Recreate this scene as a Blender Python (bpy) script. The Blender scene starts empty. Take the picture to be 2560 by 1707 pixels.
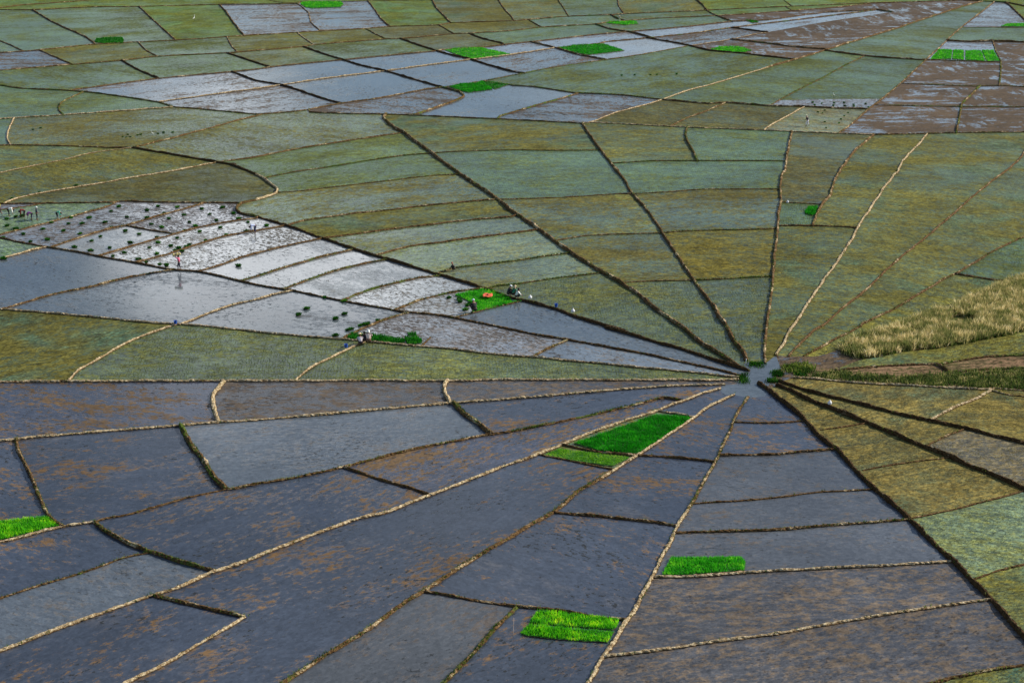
import bpy, math, random
import numpy as np
from mathutils import Vector, Matrix, noise
from mathutils.geometry import tessellate_polygon

R = math.radians
random.seed(7)
scene = bpy.context.scene
col = scene.collection

# ------------------------------------------------------------------ camera
CAM_H = 57.0
TILT = 19.7                    # degrees below the horizon
FPX = 4060.0                   # focal length in photo pixels (photo 2560 wide)
cam_d = bpy.data.cameras.new('camera')
cam_d.sensor_width = 36.0
cam_d.lens = 36.0 * FPX / 2560.0
cam_d.clip_start = 0.5
cam_d.clip_end = 20000
cam = bpy.data.objects.new('camera', cam_d)
col.objects.link(cam)
cam.location = (0, 0, CAM_H)
cam.rotation_euler = (R(90 - TILT), 0, 0)
scene.camera = cam

# ------------------------------------------------------------------ light
SUN_EL, SUN_AZ = 32.0, 68.0     # azimuth clockwise from +Y (view direction): from the right, slightly beyond
world = bpy.data.worlds.new('World')
scene.world = world
world.use_nodes = True
wt = world.node_tree
for n in list(wt.nodes):
    wt.nodes.remove(n)
W = wt.nodes.new
L = wt.links.new
out = W('ShaderNodeOutputWorld')
bg = W('ShaderNodeBackground')
bg.inputs[1].default_value = 0.10
sky = W('ShaderNodeTexSky')
sky.sky_type = 'NISHITA'
sky.sun_disc = False
sky.sun_elevation = R(SUN_EL)
sky.sun_rotation = R(SUN_AZ)
sky.altitude = 1200
sky.dust_density = 1.2
tc = W('ShaderNodeTexCoord')
# clouds : plane projection of the sky direction, noise layers, a broad bright bank ahead and to the left
sep = W('ShaderNodeSeparateXYZ'); L(tc.outputs['Generated'], sep.inputs[0])
def wmath(op, a, b=None, c=None, clamp=False):
    n = W('ShaderNodeMath'); n.operation = op; n.use_clamp = clamp
    for i, v in enumerate((a, b, c)):
        if v is None: continue
        if isinstance(v, (int, float)): n.inputs[i].default_value = v
        else: L(v, n.inputs[i])
    return n.outputs[0]
zc = wmath('MAXIMUM', sep.outputs[2], 0.03)
px_ = wmath('DIVIDE', sep.outputs[0], zc)
py_ = wmath('DIVIDE', sep.outputs[1], zc)
cmb = W('ShaderNodeCombineXYZ'); L(px_, cmb.inputs[0]); L(py_, cmb.inputs[1])
def wnoise(scale, detail, rough, loc=(0, 0, 0)):
    mp = W('ShaderNodeMapping'); mp.inputs['Scale'].default_value = (scale, scale * .6, 1); mp.inputs['Location'].default_value = loc
    L(cmb.outputs[0], mp.inputs[0])
    n = W('ShaderNodeTexNoise'); n.inputs['Scale'].default_value = 1; n.inputs['Detail'].default_value = detail
    n.inputs['Roughness'].default_value = rough; n.inputs['Distortion'].default_value = .6
    L(mp.outputs[0], n.inputs['Vector'])
    return n.outputs['Fac']
def wramp(v, a, b, lo=0.0, hi=1.0):
    n = W('ShaderNodeMapRange'); n.interpolation_type = 'SMOOTHSTEP'
    L(v, n.inputs[0]); n.inputs[1].default_value = a; n.inputs[2].default_value = b
    n.inputs[3].default_value = lo; n.inputs[4].default_value = hi
    return n.outputs[0]
def bank(direction, inner, outer):
    d = Vector(direction).normalized()
    n = W('ShaderNodeVectorMath'); n.operation = 'DOT_PRODUCT'
    L(tc.outputs['Generated'], n.inputs[0]); n.inputs[1].default_value = d
    return wramp(n.outputs['Value'], math.cos(R(outer)), math.cos(R(inner)))
def sky_dir(px, py):
    """direction of the sky that the water at photo pixel (px, py) mirrors"""
    v = Vector(((px - 1280) / FPX, 0, 0)) + Vector((0, 1, 0))
    t = R(TILT); yy = (853.5 - py) / FPX
    f = Vector((0, math.cos(t), -math.sin(t))); u = Vector((0, math.sin(t), math.cos(t)))
    d = Vector(((px - 1280) / FPX, 0, 0)) + f + u * yy
    return (d.x, d.y, -d.z)
n_big = wnoise(.55, 7, .55, (3.1, 1.7, 0))
n_fine = wnoise(2.2, 6, .6, (0.4, 5.2, 0))
cloud = wmath('MULTIPLY_ADD', n_fine, 0.55, wmath('MULTIPLY', n_big, 0.60))
b1 = bank(sky_dir(640, 600), 2.0, 7.0)
b2 = bank(sky_dir(1000, 760), 1.0, 4.5)
b3 = bank(sky_dir(480, 215), 0.6, 5.0)
b4 = bank(sky_dir(1500, 110), 1.0, 5.5)
b5 = bank(sky_dir(2350, 150), 1.0, 5.0)
lift = wmath('ADD', wmath('MULTIPLY', b1, .34), wmath('MULTIPLY', b2, .14))
lift = wmath('ADD', lift, wmath('MULTIPLY', b3, .16))
lift = wmath('ADD', lift, wmath('MULTIPLY', b4, .10))
lift = wmath('ADD', lift, wmath('MULTIPLY', b5, .12))
dens = wmath('ADD', cloud, lift)
cmask = wramp(dens, .50, .90)
ccol = W('ShaderNodeMix'); ccol.data_type = 'RGBA'
ccol.inputs[6].default_value = (4.5, 5.1, 5.6, 1)      # grey-blue thin cloud
ccol.inputs[7].default_value = (14.0, 14.3, 15.0, 1)   # sunlit cloud
L(wramp(dens, .66, 1.05), ccol.inputs[0])
mix = W('ShaderNodeMix'); mix.data_type = 'RGBA'
L(cmask, mix.inputs[0]); L(sky.outputs[0], mix.inputs[6]); L(ccol.outputs[2], mix.inputs[7])
L(mix.outputs[2], bg.inputs[0]); L(bg.outputs[0], out.inputs[0])

sun_d = bpy.data.lights.new('sun', 'SUN')
sun_d.energy = 4.8
sun_d.angle = R(0.5)
sun_d.color = (1.0, 0.93, 0.82)
sun = bpy.data.objects.new('sun', sun_d)
col.objects.link(sun)
sd = Vector((math.sin(R(SUN_AZ)) * math.cos(R(SUN_EL)), math.cos(R(SUN_AZ)) * math.cos(R(SUN_EL)), math.sin(R(SUN_EL))))
sun.rotation_euler = sd.to_track_quat('Z', 'Y').to_euler()
sun.location = (80, 60, 120)
scene.view_settings.view_transform = 'Standard'
scene.view_settings.look = 'None'
scene.view_settings.exposure = 0.33
scene.view_settings.gamma = 1.0
scene.render.engine = 'CYCLES'
scene.cycles.max_bounces = 5

# ------------------------------------------------------------------ mapping photo pixel -> ground
_t = R(TILT)
def ground(px, py, z=0.0):
    a = (px - 1280.0) / FPX
    b = (853.5 - py) / FPX
    dx, dy, dz = a, math.cos(_t) + b * math.sin(_t), -math.sin(_t) + b * math.cos(_t)
    k = (z - CAM_H) / dz
    return Vector((dx * k, dy * k, z))
OFF = {}
for r_, y0 in enumerate((0, 400, 800, 1277)):
    for c_, x0 in enumerate((0, 640, 1280, 1920)):
        OFF['abcdefghijklmnop'[r_ * 4 + c_]] = (x0, y0)
def pts(s):
    """'a 10,20 30,40 b 5,6' : points read off enlarged tiles of the photo (3.647 x), 'x' for plain photo pixels"""
    o = []; tile = 'x'
    for w in s.split():
        if ',' in w:
            u, v = map(float, w.split(','))
            if tile == 'x': o.append((u, v))
            else: o.append((OFF[tile][0] + u / 3.647, OFF[tile][1] + v / 3.647))
        else:
            tile = w
    return o

# ------------------------------------------------------------------ the plan of the banks
# style: c cream dry, b brown, g grassy, m mixed, k darkened to paint a shaded side, n no bank ; t tall, s small, w wide
PLAN = """
b w|a 0,75 200,50 500,30 900,0
m|a 0,92 300,95 800,70 1270,64 2000,45 2334,42 b 380,38
g s|b 380,38 400,22 1020,12 1610,4 2210,-6
b s|b 90,0 250,28 400,28
m t|a 300,95 500,215 770,335 870,408
m t|a 1270,65 1390,180 1500,280 1600,368
m t|a 2000,45 2070,120 2130,210 2225,328
m|b 380,38 480,120 495,200 590,287
m t|b 1020,12 1080,90 1140,175 1220,245
m t|b 1610,4 1640,70 1720,155 1775,210
m|b 2207,-4 2260,80 2334,160 c 20,185
g|c 420,0 470,75 515,152
m|c 965,0 975,60 1020,130
g t|c 1680,0 1740,50 1775,97 1860,145 2005,197
g s|d 140,0 220,52
g s|d 160,68 225,92
g|d 930,32 1080,60
g t|d 990,93 1150,112
m|a 0,485 360,460 870,408 1610,370 2225,328 2334,322 b 590,287 1000,265 1220,246 1670,233 1775,212 2334,195 c 150,183 515,152 900,140 1020,130 1600,106 1775,97 2334,71 d 930,33 1800,6
m|a 0,375 110,420 212,472
m|a 360,460 520,530 665,590
m|a 1265,390 1330,460 1440,516
m|a 2070,336 2100,400 2120,435 2165,475
c|b 380,306 430,345 530,412
g|b 1000,265 1090,315 1190,358
g|b 1670,235 1750,280 1810,312
g|c 150,185 270,250
g t|c 905,142 960,172 1040,194
m|a 0,645 665,592 1110,555 1440,518 2070,487 2334,465 b 430,428 530,412 1190,360 1320,357 1810,312 1940,308 2334,283 c 270,252 760,224 850,210 1040,194 1300,172 1860,147 2334,118 d 600,72 960,34
b|a 620,827 1440,720 2120,658 2334,635 b 210,605 800,548 1250,505 1640,468 1730,455 2070,435 2334,402 c 170,385 700,325 1060,293 1600,245 2005,200 2334,184 d 500,118 990,93
m t|c 170,385 400,440 600,500 850,547
g t|c 760,224 900,270 1060,293 1270,345
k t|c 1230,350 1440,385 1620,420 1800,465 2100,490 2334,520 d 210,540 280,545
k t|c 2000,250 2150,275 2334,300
g t|c 1990,362 2334,400 d 250,432 540,452
c|b 1965,545 2334,500 c 390,450
g|c 400,443 560,425 800,400 850,385 1230,350 1700,300 2000,255 2334,214 d 530,150 990,94
g s|c 0,692 110,672 300,630 850,547 1200,495 1610,437
c s|c 1620,420 1760,400 1990,362 2230,312 2334,299
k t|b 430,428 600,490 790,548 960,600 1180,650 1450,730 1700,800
g t|b 1700,800 1850,840 1893,875 1860,905 1700,965 1500,1035 1430,1054
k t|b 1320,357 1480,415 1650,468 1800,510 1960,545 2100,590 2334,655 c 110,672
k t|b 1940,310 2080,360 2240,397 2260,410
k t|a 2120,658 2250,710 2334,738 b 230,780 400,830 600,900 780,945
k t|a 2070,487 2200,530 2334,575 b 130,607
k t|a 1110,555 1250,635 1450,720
c|a 1440,935 1600,910 1970,860 2334,812 b 230,778 650,715 1180,650 1500,605 1960,546
g|a 0,780 200,810 600,828 900,855 1440,935 1580,978
m|a 1580,978 1800,995 2334,1045 b 100,1040 300,1025 480,1002 780,945 1080,905 1350,855 1560,815 1700,800
g s|b 2060,745 2200,765 2334,778 c 0,783
g s|b 1700,800 1760,790 2060,745 2334,690 c 0,692
m|b 480,1002 490,1025 850,1040 1180,1045 1430,1054 2100,1085 2334,1095 c 640,1128
c|c 640,1128 720,1120 1300,1150 1600,1165 2334,1193 d 500,1215 965,1232
m|d 965,1232 1450,1223 1700,1215 2334,1208
c|a 0,1090 140,1078 600,1050 1100,1015 1590,980
g|a 580,1048 535,1000 560,940 640,895 760,840
c|a 130,1080 90,1160 65,1240 70,1290 100,1324
b|a 0,1330 100,1325 600,1335 1000,1350 1210,1350
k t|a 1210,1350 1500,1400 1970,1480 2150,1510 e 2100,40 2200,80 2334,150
c t|f 0,135 60,165 150,235 195,270 185,305 100,340 0,370
g t|f 0,370 e 2200,400 2155,450 2200,490 2334,520
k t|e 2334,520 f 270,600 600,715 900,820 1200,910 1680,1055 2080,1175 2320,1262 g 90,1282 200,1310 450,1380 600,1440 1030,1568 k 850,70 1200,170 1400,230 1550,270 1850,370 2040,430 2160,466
c s|e 0,120 130,91 560,5 a 820,1400 1100,1362 1210,1350
m|a 1210,1350 1500,1280 1900,1175 2200,1090 2334,1062 b 60,1050
c|e 1990,22 1700,80 1450,125 1200,165 800,235 400,300 150,355 40,403
m|a 1980,1482 2200,1455 2334,1435 b 300,1375 600,1325 950,1270 1345,1213
b|e -20,402 40,403 300,400 1000,390 1100,380 1400,388 2210,396
b s|e -20,460 250,425 400,398
m t w|b 1185,1045 1165,1075 1220,1140 1350,1215 1450,1290 1600,1400 1720,1490 1830,1568 f 1850,130 2100,290 2200,360 2334,470 g 250,640 540,850 830,1030 1100,1190 1300,1350 1600,1568 k 1750,230 1900,320 2070,398
g s|f 75,157 370,108 b 640,1530 1000,1470 1350,1420 1600,1400
m s|f 190,300 400,285 700,250 1000,215 1300,180 1600,145 1860,130
m|f 280,585 440,555 640,525 960,485 1220,460 1500,425 1900,385 2200,362
b s|g -134,362 0,360 400,345 550,340 900,315 1100,310
m s|g 1100,310 1400,295 1750,270 2334,268 h 120,270
b|f 600,715 900,680 1300,625 1700,580 2000,545 2334,520 g 40,512
b|f 1080,868 1400,790 1700,755 2000,710 2334,670 g 240,648
b s|g 400,720 700,690 1100,675 1370,668
g s|g 1370,668 1600,650 2334,633 h 90,622
g s|f 1640,1018 1800,990 2100,950 2334,925 g 300,880 540,850
g s|f 2110,1178 2200,1150 2334,1140 g 400,1080 820,1045
b s|g 980,1130 1300,1105 1660,1100
g s|g 1680,1090 2334,1065 h 40,1068
m s|c 0,1370 400,1375 800,1378
m s|b 1600,1400 1800,1385 2334,1370
m t|c 640,1128 680,1190 760,1310 810,1375 900,1490 970,1568 g 930,80 1020,180 1090,300 1200,420 1330,600 1370,665 1450,790 1570,970 1650,1085 1700,1160 1830,1330
m t w|g 1830,1330 1980,1568 k 1990,120 2040,220 2110,300 2140,375
g s|g 920,18 1300,12 2334,10 h 150,10
g t|c 1600,1165 1580,1230 1620,1330 1660,1400 1690,1480
m t|d 215,1202 195,1300 170,1450 150,1568 h 130,120 110,250 120,380 95,500 90,620 65,800 50,1000 30,1200 10,1350 0,1450 k 2320,100 2300,250 2310,392
b s|h 120,388 480,398
b|h 95,603 400,603 750,615 812,625
m t|d 965,1232 870,1310 780,1390 720,1470 650,1568 h 660,110 600,200 570,320 490,410 440,510 405,603
c w|d 1450,1223 1400,1290 1300,1390 1230,1470 1180,1568 h 1150,140 1050,270 950,420 860,550 810,640 720,800 600,970 500,1110 380,1290 280,1440 200,1568 l 180,150 110,260 75,322
b|d 2334,1390 h 2290,0 2220,60 2000,230 1850,350 1600,570 1400,740 1200,900 1000,1080 900,1180 700,1340 500,1510 l 420,100 300,210 190,330
m|h 2334,705 2100,810 1850,960 1710,1040 1550,1120 1350,1240 1150,1360 850,1500 l 840,60 500,240 330,332
b w|h 1712,1045 1950,1080 2190,1108
n|h 2334,1075 2190,1110 1950,1220 1650,1340 1350,1450 1100,1550 l 850,150 700,230 640,265
n|l 640,265 700,310 800,345 880,352
g s|l 880,352 950,342 1130,310 1250,280 1500,260 1700,230 2000,170 2334,100
n|l 640,265 560,300 440,330 330,332
n|l 880,352 740,400 620,450
b|l 620,450 640,462 900,435 1170,415 1350,410 1530,404
g t|l 1530,404 1600,440 1645,478
g|l 1560,402 1700,380 2000,340 2334,322
g s|l 1645,478 2000,455 2334,440
n|l 620,450 500,440 380,470 240,500
c|l 220,528 470,543 800,575 1130,595 1450,610 1800,630 2050,635
c s|l 2050,635 2060,622 2200,635 2334,645
m|e 0,685 200,635 500,560 800,480 1000,420 1060,388
m|e 460,797 700,720 1000,630 1150,600 1350,540 1600,470 1800,415 1860,394
b|e 0,715 200,755 420,795 700,840 950,890 1250,940 1550,1000 1800,1020 2000,1060 2334,1140 f 330,1195 600,1250 800,1290 1200,1360 1350,1390 1600,1410 1900,1460 2334,1550 k 0,90 300,150 520,185 900,255 1300,330 1550,385 1850,450 2090,487
c|e 430,797 300,825 50,890 -10,908
b|e 1150,602 1350,640 1590,682
b|e 890,880 1100,820 1350,745 1580,680 1850,610 2100,565 2334,535 2350,528
b|e 1240,942 1500,870 1750,790 2000,710 2250,660 2334,650 f 270,602
b|e 1790,1022 2000,965 2200,890 2334,855 f 300,780 610,718
g|e 2190,1105 2334,1065 f 300,970 600,885 890,822
g|f 250,1182 450,1105 700,1020 1000,945 1205,912
g|f 780,1287 1000,1200 1250,1130 1500,1075 1690,1058
g|f 1260,1370 1500,1280 1700,1230 1850,1200 2085,1176
m s|f 1790,1445 1960,1400 2150,1350 2334,1310 g 100,1285
m|e -10,1365 80,1345 500,1225 800,1165 1100,1090 1400,1030 1600,1003
c|e -10,1365 300,1385 900,1440 1400,1490 1600,1500 1900,1520 2334,1568 j 0,110 300,140 800,180 1050,205 1400,235 1700,260 2000,295 2334,330 k 200,340 450,370 800,400 1200,440 1600,475 1900,510 2075,530
c|e 1640,1503 1750,1460 1900,1400 2100,1330 2334,1275 f 150,1230 330,1195
m|j 770,178 950,90 1100,30 f 1300,1420 1410,1395
m|k 190,338 300,280 420,225 520,187
b s|j 1500,240 1550,200 1590,160
c|i 1610,38 1300,150 1100,240 950,330 800,410 680,490 620,562
c|j 1000,203 850,265 700,340 550,410 430,490 365,560
c w|i -10,565 600,565 1200,562 2334,558 j 1000,555 1700,558 2334,548 k 1300,552 1900,550 2060,542
c t w|i 2050,563 1990,630 1945,690 1940,790 1970,880 2000,937
c t w|j 1735,557 1710,600 1720,670 1770,755
c w|i -10,1106 500,1055 1100,1005 1600,970 2000,935 2334,912 j 500,875 1000,830 1500,785 1800,760
c|j 1800,760 2334,722 k 600,670 1200,620 1600,600 1935,588
m t|i 150,1095 160,1180 220,1300 280,1420 340,1568 m 450,60 510,110 570,145
g t w|i 1655,968 1700,1080 1780,1190 1880,1330 1950,1450 2060,1545
c|m -10,292 200,240 400,190 600,140 860,105
b s|m 860,105 950,75 1200,30 x 465,1246 i 2060,1545
m|i 2060,1545 2150,1540 2334,1500 j 300,1450 800,1345 1200,1240 1500,1170 1800,1110 2000,1070 2334,1020
g|j 2334,1020 k 400,940 900,830 1250,740 1400,712 1560,738
g t w|j 1790,765 1900,860 2000,930 2150,1035
b|j 800,1348 1000,1410 1200,1475 1400,1530 1580,1575
c w|m -10,1280 300,1170 600,1050 1000,910 1300,800 1650,690 1950,560 2334,425 n 500,225 900,85 1220,0 j 1900,1480 2334,1310 k 300,1200 600,1080 900,970 1200,870 1320,830
c|k 1320,830 1450,775 1580,735 1750,670 1905,625
c|k 1320,832 1490,855 1660,888
m w|n 240,1575 500,1400 850,1190 1100,1030 1250,915 1500,750 1700,625 2000,430 2334,235 o 200,110 370,15 k 600,1568 900,1390
c|k 900,1390 1170,1220 1400,1070 1660,890 1800,790 2025,682
b|k 470,1165 800,1210 1100,1235 1180,1235 1500,1255 1835,1287
b s|k 240,1248 600,1300 930,1350
c w|o 690,1575 850,1310 1000,1070 1120,900 1230,700 1290,580 1330,500 1450,260 1520,120 1600,0
m|o 1600,0 k 1700,1568 1850,1300 1900,1200 2000,980 2050,850 2155,705
b|o 370,18 800,55 1200,95 1490,128
m|o 1500,212 2334,180 p 400,150 800,120 1285,90
c|o 1300,617 1700,600 2100,570 2334,555 p 500,530 1100,500 1680,468
c|o 860,1347 1300,1280 1800,1200 2334,1135
c|o 2334,1135 p 500,1050 1000,960 1500,880 2010,840
m|p 1520,1572 1900,1480 2334,1410
b|n 1530,757 1900,800 2334,865 o 350,900 700,960 1060,1008
g|n 1710,1575 2000,1290 2200,1050 2334,930 o 50,870
g t|m 860,105 950,180 1150,290 1370,380 1650,470 1960,557
m s|m -10,805 400,670 800,550 1100,440 1370,380
m w|m 1390,782 1800,870 2230,970
c|m 2230,970 2000,1110 1500,1400 1140,1575
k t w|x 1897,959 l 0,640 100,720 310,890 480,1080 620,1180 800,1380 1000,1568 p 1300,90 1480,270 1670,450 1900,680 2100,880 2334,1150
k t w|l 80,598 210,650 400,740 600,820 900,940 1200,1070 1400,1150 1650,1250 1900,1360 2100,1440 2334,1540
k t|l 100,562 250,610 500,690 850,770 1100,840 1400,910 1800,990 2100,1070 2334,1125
c w|l 2055,640 1900,720 1700,800 1475,905
c s|l 2040,655 2200,685 2334,700
b s|k 2050,945 2334,940 l 330,930
b|k 1905,1248 2334,1230 l 300,1205 615,1188
b s|x 1736,1264 1900,1248 2057,1230 2190,1222
b s|l 480,1002 700,975 900,950
b s|l 860,1370 1200,1310 1450,1280 1660,1253
b s|l 1440,1135 1600,1070 1800,992
b s|p 1290,62 1650,0 x 2560,1228
b s|p 1860,625 2100,550 2334,490
m t|d -10,624 200,560 420,495 540,455 820,370 1150,270 1400,185 1600,120 1800,55 1960,15
c|c 1370,910 1600,830 1830,770 2100,690 2334,617
b t|d 520,476 900,515 1400,550 1445,547
g s|d 880,522 700,600 500,710 300,810 130,900 10,970
m|d 2060,45 1950,110 1830,200 1760,255 1640,360 1560,440 1420,565 1300,680 1200,770 1060,890 900,1010 780,1120 640,1218
b t w|d 1620,368 1850,385 2050,380 2334,390
g|d 2050,382 2080,480 2120,560 2120,700 2105,783
g s|d 1440,547 2120,570
g s|d 1210,768 1500,775 1900,790 2100,783 2334,795
g t|d 1930,790 1850,870 1770,950 1750,1050 1715,1212
g s|d 970,965 1300,968 1700,975 2334,980
b s|d 1765,250 2334,255
b t|d 2150,25 2190,40 2334,180
g t|d 1790,6 1960,15 2150,25 2334,60
n|d -10,288 530,200 1130,112
n|e -20,500 100,530 230,580 360,585 560,540
n|d 100,915 600,905 1040,905
g|c 0,783 200,795 570,850 700,855 1000,870 1370,912
m t|c 1370,912 1800,950 1950,940 2334,970 d 300,975 600,990 920,1007
c|c 1360,912 1200,965 950,1030 740,1112 700,1120
g|c 610,855 450,900 200,970 0,1030 b 2230,1060 2200,1090
m|c 1950,942 1880,970 1760,1020 1580,1085 1440,1155
c|d 330,975 200,1050 0,1160 c 2300,1192
b s|a 2130,1100 2334,1062
n|x 1867,903 1890,910 1913,908 1928,897 1941,889 1972,891 2010,891
n|x 1867,903 1860,911 1873,928 1874,934 1852,942 1846,949 1843,960 1812,962 1800,971 1812,986 1836,987 1870,993 1912,990 1921,972 1920,970
n|x 1920,970 1943,964 1948,954 1960,951 1981,945 1985,937
n|x 1941,889 1946,905 1951,921 1933,929 1934,941 1925,953 1920,970
"""
def smooth(P):
    """rounds a traced line with a Catmull-Rom curve; sharp corners are kept"""
    n = len(P)
    if n < 3: return list(P)
    o = [P[0]]
    for i in range(n - 1):
        p1, p2 = np.array(P[i]), np.array(P[i + 1])
        p0 = np.array(P[i - 1]) if i > 0 else p1 * 2 - p2
        p3 = np.array(P[i + 2]) if i < n - 2 else p2 * 2 - p1
        d = np.linalg.norm(p2 - p1)
        k = 1 if d < 12 else (3 if d > 60 else 2)
        m1 = (p2 - p0) * .5; m2 = (p3 - p1) * .5
        m1 = m1 * min(1, d / (np.linalg.norm(m1) + 1e-6)); m2 = m2 * min(1, d / (np.linalg.norm(m2) + 1e-6))
        for j in range(1, k + 1):
            t = j / k; a = t * t; b = a * t
            q = (2 * b - 3 * a + 1) * p1 + (b - 2 * a + t) * m1 + (3 * a - 2 * b) * p2 + (b - a) * m2
            o.append((float(q[0]), float(q[1])))
    return o
lines = []
for row in PLAN.strip().splitlines():
    st, s = row.split('|')
    P = pts(s)
    Q = [P[0]]
    for p in P[1:]:
        if math.dist(p, Q[-1]) > 1.2: Q.append(p)
    lines.append([st.split(), Q])
X0, X1, Y0, Y1 = -900, 3460, -75, 2250
def nearest_on(P, p):
    A = np.array(P[:-1]); B = np.array(P[1:]); p = np.array(p)
    d = B - A; t = np.clip(((p - A) * d).sum(1) / np.maximum((d * d).sum(1), 1e-9), 0, 1)
    C = A + d * t[:, None]; D = np.hypot(*(C - p).T)
    i = int(D.argmin())
    return D[i], tuple(C[i]), i, t[i]
for k, (st, P) in enumerate(lines):
    for e in (0, -1):
        p, q = P[e], P[1 if e == 0 else -2]
        d = np.array(p) - np.array(q); d = d / (np.linalg.norm(d) + 1e-9)
        if p[0] < 7 or p[0] > 2552 or p[1] > 1702 or p[1] < 2.5:        # runs out of the photo: carry it on
            s = []
            if abs(d[0]) > 1e-6: s += [((X1 + 8 if d[0] > 0 else X0 - 8) - p[0]) / d[0]]
            if abs(d[1]) > 1e-6: s += [((Y1 + 8 if d[1] > 0 else Y0 - 8) - p[1]) / d[1]]
            s = min(v for v in s if v > 0)
            x = (p[0] + d[0] * s, p[1] + d[1] * s)
            P.insert(0, x) if e == 0 else P.append(x)
            continue
        best = None
        for j, (_, Q) in enumerate(lines):
            if j == k: continue
            D, c, i, t = nearest_on(Q, p)
            if best is None or D < best[0]: best = (D, c, i, t, j, len(Q))
        D, c, i, t, j, nq = best
        if D < 13:
            if math.dist(c, lines[j][1][0]) < 3.0: P[e] = lines[j][1][0]
            elif math.dist(c, lines[j][1][-1]) < 3.0: P[e] = lines[j][1][-1]
            else:
                v = np.array(c) - np.array(q); v = v / (np.linalg.norm(v) + 1e-9)
                P[e] = (c[0] + v[0] * 1.0, c[1] + v[1] * 1.0)
for l in lines:
    l.append(smooth(l[1]))

# ------------------------------------------------------------------ fields: faces of the plan
def plan_faces():
    segs = []
    for st, P, S in lines:
        segs += list(zip(S[:-1], S[1:]))
    fr = [(X0, Y0), (X1, Y0), (X1, Y1), (X0, Y1), (X0, Y0)]
    segs += list(zip(fr[:-1], fr[1:]))
    A = np.array([s[0] for s in segs]); B = np.array([s[1] for s in segs])
    D = B - A; n = len(A)
    cuts = [[0.0, 1.0] for _ in range(n)]
    mnx = np.minimum(A[:, 0], B[:, 0]) - .5; mxx = np.maximum(A[:, 0], B[:, 0]) + .5
    mny = np.minimum(A[:, 1], B[:, 1]) - .5; mxy = np.maximum(A[:, 1], B[:, 1]) + .5
    for i in range(n):
        m = np.nonzero((mnx[i + 1:] < mxx[i]) & (mxx[i + 1:] > mnx[i]) & (mny[i + 1:] < mxy[i]) & (mxy[i + 1:] > mny[i]))[0] + i + 1
        for j in m:
            cr = D[i, 0] * D[j, 1] - D[i, 1] * D[j, 0]
            if abs(cr) < 1e-9: continue
            w = A[j] - A[i]
            t = (w[0] * D[j, 1] - w[1] * D[j, 0]) / cr
            u = (w[0] * D[i, 1] - w[1] * D[i, 0]) / cr
            if -1e-6 < t < 1 + 1e-6 and -1e-6 < u < 1 + 1e-6:
                cuts[i].append(min(max(t, 0), 1)); cuts[j].append(min(max(u, 0), 1))
    key, V = {}, []
    def vid(p):
        kx, ky = round(p[0] * 2), round(p[1] * 2)
        for dx in (0, -1, 1):
            for dy in (0, -1, 1):
                v = key.get((kx + dx, ky + dy))
                if v is not None and math.dist(V[v], p) < .45: return v
        key[(kx, ky)] = len(V); V.append((float(p[0]), float(p[1])))
        return len(V) - 1
    adj = {}
    for i in range(n):
        c = sorted(set(cuts[i]))
        ids = [vid(A[i] + D[i] * t) for t in c]
        for a, b in zip(ids[:-1], ids[1:]):
            if a != b:
                adj.setdefault(a, set()).add(b); adj.setdefault(b, set()).add(a)
    q = [v for v in adj if len(adj[v]) == 1]
    while q:
        v = q.pop()
        if len(adj[v]) != 1: continue
        o = adj[v].pop(); adj[o].discard(v)
        if len(adj[o]) == 1: q.append(o)
    order = {}
    for v, ns in adj.items():
        if ns:
            order[v] = sorted(ns, key=lambda o: math.atan2(V[o][1] - V[v][1], V[o][0] - V[v][0]))
    seen, faces = set(), []
    for v in order:
        for o in order[v]:
            if (v, o) in seen: continue
            f = []; a, b = v, o
            while (a, b) not in seen and len(f) < 20000:
                seen.add((a, b)); f.append(a)
                r = order[b]; c = r[(r.index(a) - 1) % len(r)]
                a, b = b, c
            P = [V[i] for i in f]
            ar = sum(P[i][0] * P[(i + 1) % len(P)][1] - P[(i + 1) % len(P)][0] * P[i][1] for i in range(len(P))) / 2
            faces.append((ar, P))
    big = max(faces, key=lambda x: abs(x[0]))
    sgn = -1 if big[0] > 0 else 1          # the outer face has the opposite sense
    return [P for ar, P in faces if ar * sgn > 12]
def inside(P, p):
    c = False; x, y = p; j = len(P) - 1
    for i in range(len(P)):
        if (P[i][1] > y) != (P[j][1] > y) and x < (P[j][0] - P[i][0]) * (y - P[i][1]) / (P[j][1] - P[i][1]) + P[i][0]:
            c = not c
        j = i
    return c

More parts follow.
